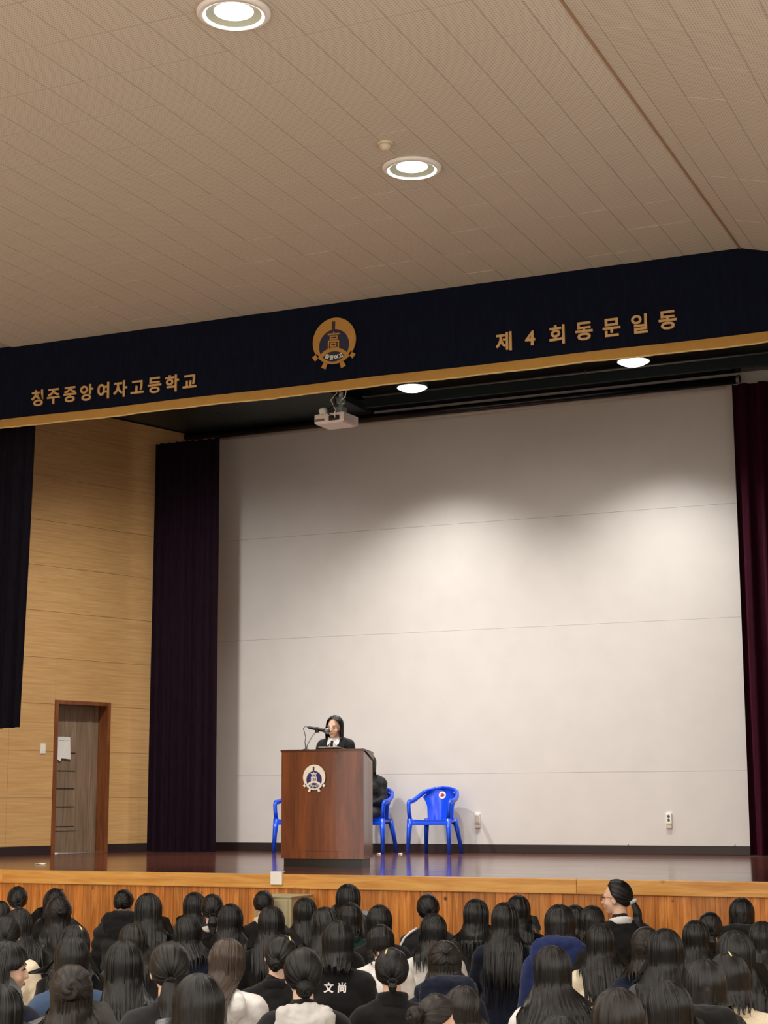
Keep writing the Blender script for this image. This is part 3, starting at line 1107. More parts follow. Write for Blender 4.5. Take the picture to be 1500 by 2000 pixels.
lathe('wall_bulb', [(0.016, -0.03), (0.03, -0.01), (0.042, 0.02), (0.04, 0.05), (0.022, 0.066)], M['white_plastic'], pj, 20, (-0.4, -0.2, 1), (-0.12, -0.03, 0.075))

# ================================================================== THINGS ON THE STAGE
# lectern: bowed front, sides tapering to the back, top falling towards the speaker
LC = Vector((-7.395, 15.1, ST))
lec = empty('lectern', LC, 0, 'reddish brown wooden lectern with a white and navy crest on its front', 'lectern')
LW, LD, LH, TP = 0.455, 0.50, 1.155, 0.13


def lec_plan(z, inset=0.0, bow=0.035, n=14):
    w, tp = LW - inset, TP
    pts = []
    for k in range(n + 1):
        t = -1 + 2 * k / n
        pts.append((w * t, inset - bow * (1 - t * t)))
    return pts + [(w - tp, LD - inset), (-w + tp, LD - inset)]


def lec_solid(name, z0, z1f, z1b, inset, m, parent, sel=None):
    pts = lec_plan(0, inset)
    bm = bmesh.new()
    lo = [bm.verts.new((x_, y_, z0)) for x_, y_ in pts]
    hi = [bm.verts.new((x_, y_, z1f + (z1b - z1f) * max(0, y_) / LD)) for x_, y_ in pts]
    n = len(pts)
    bm.faces.new(lo[::-1])
    bm.faces.new(hi)
    for k in range(n):
        bm.faces.new((lo[k], lo[(k + 1) % n], hi[(k + 1) % n], hi[k]))
    bmesh.ops.recalc_face_normals(bm, faces=bm.faces)
    return obj(name, bm_mesh(name, bm), m, parent)


lec_solid('body', 0.085, LH - 0.02, LH - 0.115, 0.0, M['lectern'], lec)
lec_solid('plinth', 0.0, 0.085, 0.085, 0.022, M['plinth'], lec)
M['lectern_dark'] = mat_wood('lectern_edge', srgb(60, 28, 14), srgb(84, 42, 22), srgb(100, 54, 30), 'X', 0.3, 10, 1.5)
lec_solid('top_board', LH - 0.02, LH, LH - 0.095, -0.008, M['lectern_dark'], lec)
# raised front panel and the edge strips
P = []
for z in (0.16, LH - 0.05):
    P.append([(x_ * 0.90, y_ * 0.98 - 0.006, z) for x_, y_ in lec_plan(0)[:15]])
P = np.array(P)
Pb = P.copy()
Pb[..., 1] += 0.012
loop = lambda A: np.concatenate([A[0], A[1:, -1], A[-1, ::-1][1:], A[::-1, 0][1:]], 0)
obj('front_panel', join_np('front_panel', [grid_mesh('a', P), grid_mesh('b', Pb[:, ::-1]), grid_mesh('c', np.stack([loop(P), loop(Pb)], 0)[::-1])], False), M['lectern'], lec)
for sx in (-1, 1):
    q = np.array([[(sx * (LW - 0.03 - 0.0) + sx * 0.004, 0.075, z), (sx * (LW - TP + 0.028) + sx * 0.004, LD - 0.09, z - (0.08 if z > 0.5 else 0))] for z in (0.14, LH - 0.06)])
    qb = q.copy()
    qb[..., 0] -= sx * 0.02
    obj('side_panel', join_np('side_panel', [grid_mesh('a', q), grid_mesh('b', qb[:, ::-1]), grid_mesh('c', np.stack([loop(q), loop(qb)], 0)[::-1])], False), M['lectern'], lec)
ep = at_y(615, 1518, LC.y - 0.04)
emblem(lec, ep - LC + Vector((0, -0.012, 0)), 0.123, M['emblem_white'], M['emblem_blue'], M['emblem_dark'])

# paper on the lectern
pz = LH + 0.012
pap = obj('paper_sheet', (lambda b: (box_bm(b, (-0.105, 0, 0), (0.105, 0.28, 0.004)), bm_mesh('paper_sheet', b))[1])(bmesh.new()), M['paper'])
tag(pap, 'white sheets of speech paper lying on the lectern top', 'paper')
pap.location = at_y(641, 1459.5, LC.y + 0.04)
pap.rotation_euler = (math.atan2(-0.095, LD) + 0.12, 0, 0.1)

# microphone on its gooseneck
MB = LC + Vector((-0.21, 0.06, LH - 0.009))
mic_p = at_y(620, 1424, LC.y + 0.1)
mic = empty('microphone', MB, 0, 'black microphone on a bent gooseneck in front of the speaker', 'microphone')
d_ = mic_p - MB
nk = [Vector((0, 0, 0)), Vector((0.015, 0.0, 0.06)), Vector((0.06, 0.01, 0.14)), d_ + Vector((-0.035, 0, -0.045)), d_ + Vector((0.0, 0, -0.02))]
tube('gooseneck', nk, 0.0065, M['pole_metal'], mic, 8)
lathe('foot', [(0.04, 0), (0.04, 0.012), (0.012, 0.02)], M['black_plastic'], mic, 20)
ax = Vector((0.16, 0.10, -0.035)).normalized()
lathe('handle', [(0.010, -0.10), (0.014, -0.085), (0.019, 0.06), (0.021, 0.07)], M['black_plastic'], mic, 16, ax, d_)
lathe('grille', [(0.022, 0.068), (0.030, 0.085), (0.031, 0.105), (0.024, 0.125), (0.008, 0.132)], M['grey_metal'], mic, 18, ax, d_)
box('clip', tuple(d_ + Vector((-0.022, -0.018, -0.035))), tuple(d_ + Vector((0.012, 0.018, 0.02))), M['black_plastic'], mic, 0.005)
tube('cable', [d_ - ax * 0.1, d_ - ax * 0.125 + Vector((0, 0, 0.006)), d_ - ax * 0.145 + Vector((0, 0, -0.02)), Vector((d_.x * 0.0 - 0.01, d_.y * 0.3, d_.z * 0.62)), Vector((-0.012, 0.0, 0.09)), Vector((0.0, -0.01, 0.02))], 0.0038, M['black_plastic'], mic, 6)


# blue monobloc chairs
def chair_meshes():
    out = []
    # seat: dished slab with a rolled front lip
    C, R = 15, 13
    u = np.linspace(-1, 1, C)[None, :]
    v = np.linspace(0, 1, R)[:, None]
    w = 0.235 - 0.03 * v
    x_ = u * w
    y_ = -0.23 + 0.44 * v + 0 * u
    z_ = 0.425 - 0.018 * (1 - u ** 2) * np.sin(PI * v) - 0.05 * np.clip(1 - v / 0.12, 0, 1) ** 2 - 0.03 * v + 0 * u
    P = np.stack([x_, y_, z_], -1)
    Pb = P.copy()
    Pb[..., 2] -= 0.022
    rim = np.stack([loop(P), loop(Pb)], 0)
    out.append(('seat', join_np('seat', [grid_mesh('a', P), grid_mesh('b', Pb[:, ::-1]), grid_mesh('c', rim)])))
    # backrest: tall curved shell, narrow below and spreading to the crown
    C, R = 19, 20
    u = np.linspace(-1, 1, C)[None, :]
    v = np.linspace(0, 1, R)[:, None]
    wd = np.interp(v, [0, 0.45, 0.62, 0.8, 1.0], [0.165, 0.175, 0.205, 0.235, 0.17])
    x_ = u * wd
    crown = np.interp(np.abs(u), [0, 0.6, 1.0], [0.0, 0.012, 0.06]) * np.clip((v - 0.6) / 0.4, 0, 1)
    z_ = 0.40 + 0.405 * v - crown
    y_ = 0.20 + 0.085 * v - 0.075 * (u ** 2) * np.interp(v, [0, 0.5, 1], [0.3, 0.8, 1.3]) + 0.006 * np.cos(u * 9) * np.clip(0.75 - v, 0, 1)
    P = np.stack([x_ + 0 * v, y_, z_], -1)
    Pb = P.copy()
    Pb[..., 1] += 0.022
    rim = np.stack([loop(P), loop(Pb)], 0)
    out.append(('backrest', join_np('backrest', [grid_mesh('a', P), grid_mesh('b', Pb[:, ::-1]), grid_mesh('c', rim)])))
    for sx in (-1, 1):
        bm = bmesh.new()
        tube_bm(bm, [(sx * 0.27, -0.255, 0), (sx * 0.262, -0.24, 0.22), (sx * 0.25, -0.225, 0.425)], [0.022, 0.027, 0.036], 12, True, 1.25)
        out.append(('leg', bm_mesh('leg', bm, True)))
        bm = bmesh.new()
        tube_bm(bm, [(sx * 0.235, 0.30, 0), (sx * 0.215, 0.25, 0.22), (sx * 0.185, 0.19, 0.42)], [0.022, 0.027, 0.034], 12, True, 1.25)
        out.append(('leg', bm_mesh('leg', bm, True)))
        bm = bmesh.new()
        tube_bm(bm, [(sx * 0.25, -0.225, 0.41), (sx * 0.262, -0.228, 0.52), (sx * 0.268, -0.225, 0.605), (sx * 0.270, -0.20, 0.632), (sx * 0.272, -0.13, 0.637),
                     (sx * 0.270, -0.02, 0.655), (sx * 0.258, 0.09, 0.695), (sx * 0.225, 0.185, 0.745), (sx * 0.17, 0.238, 0.778), (sx * 0.09, 0.272, 0.797), (0, 0.284, 0.803)],
                [0.026, 0.024, 0.024, 0.026, 0.026, 0.025, 0.024, 0.024, 0.021, 0.019, 0.019], 12, True, 1.2)
        out.append(('armrest', bm_mesh('armrest', bm, True)))
    # seat apron below the rim
    bm = bmesh.new()
    box_bm(bm, (-0.20, -0.215, 0.372), (0.20, -0.20, 0.415), 0.004)
    out.append(('apron', bm_mesh('apron', bm)))
    bm = bmesh.new()
    box_bm(bm, (-0.165, 0.185, 0.36), (0.165, 0.20, 0.405), 0.004)
    out.append(('rear_apron', bm_mesh('rear_apron', bm)))
    return out


CH = chair_meshes()


def chair(x, y, rz, label, sticker=True):
    o = empty('plastic_chair', (x, y, ST), rz, label, 'chair')
    for nme, me in CH:
        obj(nme, me, M['blue_plastic'], o)
    if sticker:
        st = lathe('sticker', [(0.046, 0.0), (0.046, 0.002), (0.044, 0.0025)], M['sticker'], o, 28, (0, -1, 0.12), (-0.0, 0.2615, 0.715), False)
        q = Matrix.Translation((-0.0, 0.258, 0.715))
        prism('sticker_mark', [(-0.03, -0.014), (-0.006, -0.022), (0.012, -0.032), (0.014, -0.018), (0.03, -0.01), (0.026, 0.012), (0.014, 0.016),
                               (0.006, 0.032), (-0.003, 0.012), (-0.014, 0.0)], 0.002, M['sticker_red'], st, q)
        prism('sticker_mark', [(-0.024, 0.004), (-0.008, 0.006), (0.0, 0.022), (-0.012, 0.026), (-0.022, 0.018)], 0.002, M['sticker_orange'], st, q)
    return o


CY = 19.42
CROT = math.radians(2)
cx_of = lambda px: at_y(px, 1667, CY - 0.255).x + 0.275
chair(cx_of(795), CY, CROT, 'empty blue plastic armchair standing alone to the right of the lectern')
c2 = Vector((cx_of(668), CY, ST))
chair(c2.x, CY, CROT, 'blue plastic armchair half hidden behind the lectern, with a person on it')
chair(cx_of(533), CY, CROT, 'blue plastic armchair whose arm shows at the left side of the lectern')


def outlet(px, py, label, holes):
    P_ = at_y(px, py, YB)
    o = empty('wall_outlet', P_ + Vector((0, -0.003, 0)), 0, label, 'outlet')
    box('plate', (-0.036, -0.022, -0.035), (0.036, 0.002, 0.09), M['white_plastic'], o, 0.004)
    box('lower_box', (-0.034, -0.018, -0.09), (0.034, 0.002, -0.04), M['cream_plastic'], o, 0.003)
    if holes:
        for z in (0.052, 0.008):
            lathe('socket', [(0.017, 0), (0.017, 0.003), (0.004, 0.001)], M['ink'], o, 20, (0, -1, 0), (0, -0.021, z), False)
    else:
        box('flap', (-0.03, -0.027, -0.02), (0.03, -0.022, 0.07), M['cream_plastic'], o, 0.003)
    return o


outlet(933, 1603, 'white covered outlet low on the white wall, right of the blue chair', False)
outlet(1307, 1603, 'white double socket outlet low on the white wall near the maroon curtain', True)
for px, py in ((1227, 1652), (1435, 1653)):
    P_ = at_y(px, py, YB - 0.012)
    o = obj('wall_hook', (lambda b: (tube_bm(b, [(-0.012, 0, 0.0), (0.0, -0.014, 0.006), (0.012, -0.01, 0.02)], 0.0045, 6), bm_mesh('wall_hook', b, True))[1])(bmesh.new()), M['grey_metal'])
    o.location = P_
    tag(o, 'tiny metal hook on the dark baseboard under the double socket' if px < 1300 else 'tiny metal hook on the dark baseboard next to the maroon curtain', 'hook')

for px, py, sx, lab in ((80, 1688, 0.07, 'white paper scrap on the stage floor in front of the door'), (740, 1668.5, 0.03, 'small white scrap on the stage floor beside the lectern foot'),
                        (782, 1668.5, 0.03, 'small white scrap at the left foot of the empty blue chair')):
    P_ = at_z(px, py, ST)
    bm = bmesh.new()
    vs = [bm.verts.new((math.cos(a) * sx * random.uniform(0.7, 1.1), math.sin(a) * sx * 0.9, 0.003 + 0.006 * math.sin(3 * a))) for a in np.linspace(0, 2 * PI, 9)[:-1]]
    f = bm.faces.new(vs)
    r = bmesh.ops.extrude_face_region(bm, geom=[f])
    for v in r['geom']:
        if isinstance(v, bmesh.types.BMVert):
            v.co.z += 0.006
    bmesh.ops.recalc_face_normals(bm, faces=bm.faces)
    o = obj('paper_scrap', bm_mesh('paper_scrap', bm), M['paper'])
    o.location = P_
    tag(o, lab, 'scrap')

# box on the stage edge and khaki cabinet in front of the stage
e0, e1 = at_y(528.5, 1716, YF - 0.05), at_y(551, 1716, YF - 0.05)
jb = empty('junction_box', ((e0.x + e1.x) / 2, YF - 0.035, at_y(540, 1728, YF - 0.05).z), 0, 'square white junction box on the yellow stage edge', 'junction box')
w_ = (e1.x - e0.x) / 2
box('cover', (-w_, -0.022, 0), (w_, -0.0005, 0.115), M['white_plastic'], jb, 0.006)
box('lid_tongue', (-w_ * 0.95, -0.0215, 0.1085), (w_ * 0.95, 0.05, 0.114), M['white_plastic'], jb, 0.001)
kx0, kx1 = at_y(497, 1760, 13.0).x, at_y(569, 1760, 13.0).x
kh = at_y(555, 1751, 13.0).z
cab = empty('floor_cabinet', ((kx0 + kx1) / 2, 13.2, 0), 0, 'khaki metal cabinet standing against the stage front', 'cabinet')
kw = (kx1 - kx0) / 2
box('body', (-kw, -0.2, 0.04), (kw, 0.22, kh - 0.012), M['khaki'], cab, 0.006)
box('top', (-kw - 0.006, -0.206, kh - 0.012), (kw + 0.006, 0.225, kh), M['khaki'], cab, 0.003)
box('door', (-kw + 0.02, -0.208, 0.07), (kw - 0.03, -0.2, kh - 0.03), M['khaki'], cab, 0.003)
box('handle', (kw - 0.07, -0.222, kh * 0.5), (kw - 0.055, -0.208, kh * 0.5 + 0.09), M['grey_metal'], cab, 0.003)
box('plinth', (-kw + 0.02, -0.18, 0), (kw - 0.02, 0.2, 0.04), M['plinth'], cab)


# ================================================================== PEOPLE
R3 = lambda ax, deg: Matrix.Rotation(math.radians(deg), 3, ax)


def head_items(hm, skinny=1.0):
    """blobs of a head; hm = 4x4 head frame (origin at the head centre, +Y = face)"""
    q = hm.to_3x3()
    T = lambda p: hm @ Vector(p)
    it = [('e', T((0, -0.012, 0.018)), (0.070, 0.087, 0.084), q),
          ('e', T((0, 0.028, -0.028)), (0.058, 0.058, 0.080), q),
          ('e', T((0, 0.050, -0.088)), (0.030, 0.027, 0.021), q),
          ('e', T((0.034, 0.050, -0.034)), (0.027, 0.027, 0.027), q), ('e', T((-0.034, 0.050, -0.034)), (0.027, 0.027, 0.027), q),
          ('c', T((0, 0.083, 0.006)), T((0, 0.097, -0.028)), 0.008, 0.0125),
          ('e', T((0.010, 0.090, -0.031)), (0.008, 0.008, 0.007), q), ('e', T((-0.010, 0.090, -0.031)), (0.008, 0.008, 0.007), q),
          ('e', T((0, 0.081, -0.056)), (0.022, 0.010, 0.0065), q), ('e', T((0, 0.079, -0.066)), (0.018, 0.010, 0.007), q),
          ('e', T((0.029, 0.076, 0.020)), (0.021, 0.011, 0.008), q), ('e', T((-0.029, 0.076, 0.020)), (0.021, 0.011, 0.008), q)]
    for sx in (-1, 1):
        it.append(('e', T((sx * 0.074, -0.004, -0.016)), (0.010, 0.020, 0.031), q))
        it.append(('e', T((sx * 0.070, 0.002, -0.036)), (0.009, 0.012, 0.012), q))
    return it


def hand_items(w, d, palm_n, side, curl=0.5):
    """five-fingered hand: w wrist, d finger direction, palm_n palm normal, side = thumb side vector"""
    w, d, pn, sd_ = Vector(w), Vector(d).normalized(), Vector(palm_n).normalized(), Vector(side).normalized()
    it = [('c', w, w + d * 0.03, 0.021, 0.022)]
    pc = w + d * 0.055
    for k in range(4):
        o = sd_ * (0.030 - 0.020 * k)
        it.append(('c', w + d * 0.02 + o * 0.6, w + d * 0.085 + o, 0.014, 0.011))
        ln = (0.062, 0.070, 0.066, 0.052)[k]
        a = w + d * 0.085 + o
        b = a + d * ln * 0.5 + pn * ln * 0.22 * curl
        c = b + d * ln * 0.35 + pn * ln * 0.5 * curl
        it.append(('c', a, b, 0.0090, 0.0082))
        it.append(('c', b, c, 0.0082, 0.0070))
    a = w + d * 0.028 + sd_ * 0.022
    b = a + d * 0.03 + sd_ * 0.024 + pn * 0.008
    c = b + d * 0.028 + sd_ * 0.006 + pn * 0.008
    it += [('c', a, b, 0.013, 0.0105), ('c', b, c, 0.0105, 0.0085)]
    return it


NECK = Vector((0, 0.028, 0.665))


def head_frame(pitch=0, yaw=0, roll=0, base=NECK, up=0.118):
    """pitch > 0 bows the head, yaw > 0 turns it to its own left"""
    r = Matrix.Rotation(math.radians(yaw), 4, 'Z') @ Matrix.Rotation(math.radians(-pitch), 4, 'X') @ Matrix.Rotation(math.radians(roll), 4, 'Y')
    return Matrix.Translation(base) @ r @ Matrix.Translation((0, 0.012, up))


HEADS = {'up': head_frame(4), 'down': head_frame(26), 'tilt': head_frame(10, 6, 13), 'tilt2': head_frame(10, -8, -13), 'left': head_frame(4, 52), 'right': head_frame(6, -62), 'nod': head_frame(15, -10)}


def floor_body(hm):
    it = [('e', (0, 0.0, 0.125), (0.165, 0.13, 0.115)), ('e', (0, -0.01, 0.27), (0.128, 0.098, 0.13)), ('e', (0, 0.0, 0.43), (0.145, 0.10, 0.14)),
          ('c', (-0.12, 0.0, 0.55), (0.12, 0.0, 0.55), 0.058, 0.058), ('c', (0, 0.0, 0.56), hm @ Vector((0, -0.02, -0.05)), 0.053, 0.047)]
    for s in (-1, 1):
        it += [('c', (s * 0.05, 0, 0.60), (s * 0.15, -0.005, 0.548), 0.042, 0.052),
               ('c', (s * 0.155, 0.0, 0.54), (s * 0.205, 0.06, 0.29), 0.050, 0.038), ('c', (s * 0.205, 0.06, 0.29), (s * 0.085, 0.255, 0.185), 0.038, 0.025)]
        it += hand_items((s * 0.085, 0.255, 0.185), (-s * 0.7, 0.7, -0.15), (0, -0.2, -1), (s * 0.7, 0.7, 0.1), 0.6)
        it += [('c', (s * 0.09, 0.02, 0.105), (s * 0.225, 0.285, 0.150), 0.082, 0.060), ('c', (s * 0.225, 0.285, 0.150), (-s * 0.04, 0.37, 0.055), 0.055, 0.036),
               ('c', (-s * 0.04, 0.37, 0.05), (-s * 0.19, 0.34, 0.040), 0.036, 0.026)]
    return it + head_items(hm)


def floor_jacket():
    it = [('e', (0, 0.0, 0.135), (0.190, 0.155, 0.118)), ('e', (0, -0.012, 0.27), (0.160, 0.128, 0.15)), ('e', (0, -0.002, 0.43), (0.172, 0.126, 0.15)),
          ('c', (-0.13, -0.004, 0.545), (0.13, -0.004, 0.545), 0.074, 0.074), ('c', (0, -0.002, 0.57), (0, 0.012, 0.632), 0.078, 0.064)]
    for s in (-1, 1):
        it += [('c', (s * 0.045, 0, 0.610), (s * 0.155, -0.006, 0.548), 0.048, 0.068),
               ('c', (s * 0.162, 0.0, 0.535), (s * 0.212, 0.06, 0.285), 0.067, 0.058), ('c', (s * 0.212, 0.06, 0.285), (s * 0.10, 0.235, 0.19), 0.058, 0.040)]
    return it


def legs_items(th=0.096):
    it = [('e', (0, 0.0, 0.11), (0.172, 0.135, 0.102))]
    for s in (-1, 1):
        it += [('c', (s * 0.09, 0.02, 0.105), (s * 0.225, 0.285, 0.150), th, 0.072), ('c', (s * 0.225, 0.285, 0.150), (-s * 0.03, 0.365, 0.06), 0.066, 0.050)]
    return it


def sock_items():
    it = []
    for s in (-1, 1):
        it += [('c', (-s * 0.05, 0.368, 0.056), (-s * 0.19, 0.338, 0.046), 0.041, 0.034), ('e', (-s * 0.20, 0.335, 0.044), (0.035, 0.028, 0.030))]
    return it


BODY = {k: blob_mesh('body_' + k, floor_body(h), 0.0072, 5) for k, h in HEADS.items()}
JACKET = [wrinkle(blob_mesh('jacket', floor_jacket(), 0.0125, 5), a, sc_, sd) for a, sc_, sd in ((0.010, 9, 0.0), (0.013, 6.5, 4.2), (0.012, 8, 9.1))]
PUFFER = blob_mesh('jacket', floor_jacket(), 0.0125, 4)
_n = len(PUFFER.vertices)
_co = np.zeros(_n * 3)
PUFFER.vertices.foreach_get('co', _co)
_no = np.zeros(_n * 3)
PUFFER.vertices.foreach_get('normal', _no)
_co = _co.reshape(-1, 3) + _no.reshape(-1, 3) * (0.018 * np.abs(np.sin(_co.reshape(-1, 3)[:, 2] * 32)))[:, None]
PUFFER.vertices.foreach_set('co', _co.ravel())
PUFFER.update()
TROUSERS = wrinkle(blob_mesh('trousers', legs_items(), 0.0125, 4), 0.008, 9)
SOCKS = blob_mesh('socks', sock_items(), 0.009, 4)


def hood_items(k=1.0, high=0.0):
    it = []
    n = 18
    for i in range(n):
        a = 2 * PI * i / n
        bk = (1 - math.cos(a)) / 2        # 1 at the back
        it.append(('e', (0.098 * k * math.sin(a), 0.014 + 0.086 * k * math.cos(a), 0.602 + high * bk - 0.05 * (1 - bk)), (0.036 * k, 0.036 * k, 0.036 + 0.012 * bk)))
    for i in range(7):
        t = (i - 3) / 3
        it.append(('e', (0.085 * k * t, -0.090 - 0.028 * (1 - t * t), 0.575 + high * 0.5 - 0.045 * (1 - t * t)), (0.046, 0.036, 0.064 + high * 0.4)))
    it.append(('e', (0, -0.118, 0.535), (0.06, 0.035, 0.06)))
    return it


HOOD = [wrinkle(blob_mesh('hood', hood_items(1.0), 0.0085, 4), 0.008, 16), wrinkle(blob_mesh('hood', hood_items(1.12, 0.02), 0.0085, 4), 0.010, 13, 3.0),
        wrinkle(blob_mesh('hood', hood_items(1.35, 0.085), 0.0095, 4), 0.013, 11, 6.0)]


def collar_items(h=0.05):
    it = []
    for i in range(20):
        a = 2 * PI * i / 20
        for z in (0.0, h * 0.5, h):
            it.append(('e', (0.069 * math.sin(a), 0.014 + 0.066 * math.cos(a), 0.612 + z - 0.018 * math.cos(a)), (0.018, 0.018, 0.02)))
    return it


COLLAR = [wrinkle(blob_mesh('collar', collar_items(h), 0.007, 2), 0.003, 20) for h in (0.016, 0.045)]

# ------------------------------------------------------------------ hair
HC = np.array([0.0, -0.010, 0.016])
SK = np.array([0.078, 0.094, 0.093])


def sstep(x):
    x = np.clip(x, 0, 1)
    return x * x * (3 - 2 * x)


def head_np(hm):
    A = np.array(hm)
    return A[:3, :3], A[:3, 3]


def noise_cols(N, lo, hi, n, r, closed=True):
    th = np.linspace(0, 2 * PI, N, endpoint=False)
    out = np.zeros(N)
    for _ in range(n):
        k = r.integers(lo, hi + 1)
        out += np.sin(k * th + r.uniform(0, 6.28)) * r.uniform(0.4, 1.0)
    return out / math.sqrt(n)


YBK_Z = np.array([-0.2, 0.20, 0.40, 0.48, 0.55, 0.60, 0.64, 0.68, 1.2])
YBK_Y = np.array([-0.170, -0.170, -0.164, -0.156, -0.136, -0.112, -0.104, -0.098, -0.092])


def hair_long(hm, L, r, vol=1.0, spread=0.125, split=0.0, hood=0.0, curl=0.0, sway=0.0, bangs=False, layers=2, fwd=0.0, face=False):
    parts = []
    A, b = head_np(hm)
    for ly in range(layers):
        N = 150
        phi = np.linspace(-PI, PI, N)
        ap = np.degrees(np.abs(phi))
        th_end = np.radians(np.interp(ap, [0, 118, 132, 150, 180], [98, 98, 92, 62, 54] if not bangs else [98, 98, 88, 74, 72]))
        if face:
            th_end = np.radians(np.interp(ap, [0, 98, 116, 140, 165, 180], [98, 98, 84, 54, 38, 30]))
        K, Mf = 13, 22
        sk = SK * (vol * (1.0 - 0.035 * ly)) + 0.013 * vol
        tq = np.linspace(0.03, 1, K)[:, None]
        th = tq * th_end[None, :]
        clump = noise_cols(N, 5, 16, 5, r) * 0.0035 + noise_cols(N, 20, 60, 8, r) * 0.0020
        part = 0.006 * np.exp(-((np.abs(phi) - PI) / 0.10) ** 2)
        rad = 1 + (clump[None, :] * (0.25 + 0.75 * tq) - part[None, :] * np.ones_like(tq)) / 0.1
        x = sk[0] * np.sin(th) * np.sin(phi)[None, :] * rad
        y = -sk[1] * np.sin(th) * np.cos(phi)[None, :] * rad
        z = sk[2] * np.cos(th) * rad
        cap = np.stack([x, y, z], -1) + HC
        cap = cap @ A.T + b
        P0 = cap[-1]
        # groups of strands = locks
        g = np.zeros(N, int)
        k = 0
        gi = 0
        while k < N:
            w = int(r.integers(4, 10))
            g[k:k + w] = gi
            gi += 1
            k += w
        glen = r.uniform(0.80, 1.06, gi)
        gsw = r.normal(0, 0.010, gi)
        gc = np.array([np.mean(np.where(g == q)[0]) for q in range(gi)])
        wl_ = np.interp(ap, [0, 112, 128, 136] if not bangs else [0, 82, 94, 102], [1, 1, 0.7, 0.0])
        if face:
            wl_ = np.interp(ap, [0, 96, 108, 116], [1, 1, 0.8, 0.0])
        Lf = L * wl_ * glen[g] * (0.93 if ly else 1.0)
        side = sstep((ap - 90) / 14)
        Lf = Lf * (1 - side) + np.minimum(Lf, np.maximum(0.02, P0[:, 2] - (YBK_Z[6] - 0.005))) * side
        t = np.linspace(0, 1, Mf + 1)[1:, None]
        d = t * Lf[None, :]
        z = P0[:, 2][None, :] - d
        narrow = 1 - 0.05 * sstep(d / 0.13) * (1 if L > 0.16 else 0.4)
        cx = (hm @ Vector((0, 0, 0))).x
        x0 = (P0[:, 0] - cx)[None, :] * narrow + cx
        cy = (hm @ Vector((0, -0.02, 0))).y
        y0 = (P0[:, 1] - cy)[None, :] * narrow + cy
        bl_ = sstep((0.735 - z) / 0.12)
        u = np.clip(phi / math.radians(104), -1.1, 1.1)
        yb_ = np.interp(z, YBK_Z, YBK_Y) - hood * sstep((0.66 - z) / 0.06) - 0.010 - 0.018 * (1 - np.abs(u))[None, :] - 0.008 * ly * -1
        y = y0 + bl_ * (np.minimum(y0, yb_) - y0)
        xw = spread * np.sign(u) * np.abs(u) ** 0.9
        x = x0 + bl_ * (xw[None, :] + cx * 0.5 - x0)
        if split:
            x = x + np.sign(phi + 1e-6 + 0.15)[None, :] * split * sstep((0.66 - z) / 0.16)
        x = x + sway * sstep(d / 0.4)
        if curl:
            cc = curl * sstep((t - 0.55) / 0.45)
            x = cx + (x - cx) * (1 - cc)
            y = cy + (y - cy) * (1 - cc)
        # locks: strands draw together towards their tips
        dcol = (np.arange(N) - gc[g]) / 1.0
        dxc = np.gradient(x, axis=1)
        pinch = sstep((t - 0.5) / 0.5) ** 1.4 * 0.80
        x = x - dcol[None, :] * dxc * pinch + gsw[g][None, :] * t ** 2
        y = y - (np.abs(np.cos(dcol * 0.5)) * 0.006 * t) + (clump * 0.8)[None, :] * (0.4 + t)
        fall = np.stack([x, y, z], -1)
        P = np.concatenate([cap, fall], 0)
        R_, C_ = P.shape[:2]
        mask = np.ones((R_ - 1, C_ - 1), bool)
        bound = g[1:] != g[:-1]
        rowt = np.concatenate([np.zeros(K - 1), np.linspace(0, 1, Mf)])
        mask[(rowt[:, None] > 0.72) & bound[None, :]] = False
        dead = (Lf[1:] < 0.01) | (Lf[:-1] < 0.01)
        mask[K - 1:, dead] = False
        v = np.concatenate([[0], np.cumsum(np.linalg.norm(np.diff(P[:, N // 2], axis=0), axis=1))])
        uv = np.stack([np.broadcast_to(np.linspace(0, 1, C_)[None, :], (R_, C_)), np.broadcast_to(v[:, None] * 2, (R_, C_))], -1)
        parts.append(grid_mesh('h', P, uv, mask))
    return parts


def hair_gathered(hm, tie_dir, r, vol=1.0, psi=(148, 142, 104, 48, 20), puff=0.0, N=120):
    """hair combed back over the skull to a tie point (head frame direction)"""
    A, b = head_np(hm)
    a = np.array(Vector(tie_dir).normalized())
    up = np.array([0, 0, 1.0])
    t1 = up - a * (up @ a)
    t1 /= np.linalg.norm(t1)
    t2 = np.cross(a, t1)
    phi = np.linspace(-PI, PI, N)
    ap = np.degrees(np.abs(phi))
    pm = np.radians(np.interp(ap, [0, 45, 90, 130, 180], psi))
    K = 22
    q = np.linspace(0.04, 1, K)[:, None]
    ps = q * pm[None, :]
    dirs = np.cos(ps)[..., None] * a + np.sin(ps)[..., None] * (np.cos(phi)[None, :, None] * t1 + np.sin(phi)[None, :, None] * t2)
    clump = noise_cols(N, 6, 18, 5, r) * 0.0020 + noise_cols(N, 24, 56, 8, r) * 0.0013
    off = 0.011 * vol + puff * np.sin(np.clip(ps / 2.2, 0, 1) * PI) + clump[None, :]
    edge = sstep((1 - q) / 0.10)
    off = off * edge + 0.001 * (1 - edge)
    P = dirs * SK * vol + dirs * off[..., None] + HC
    P = P @ A.T + b
    v = np.linspace(0, 0.5, K)
    uv = np.stack([np.broadcast_to(np.linspace(0, 1, N)[None, :], (K, N)), np.broadcast_to(v[:, None] * 2, (K, N))], -1)
    tie = A @ (a * (SK * vol + 0.012) + HC) + b
    return grid_mesh('g', P[:, ::-1], uv[:, ::-1]), tie, A @ a


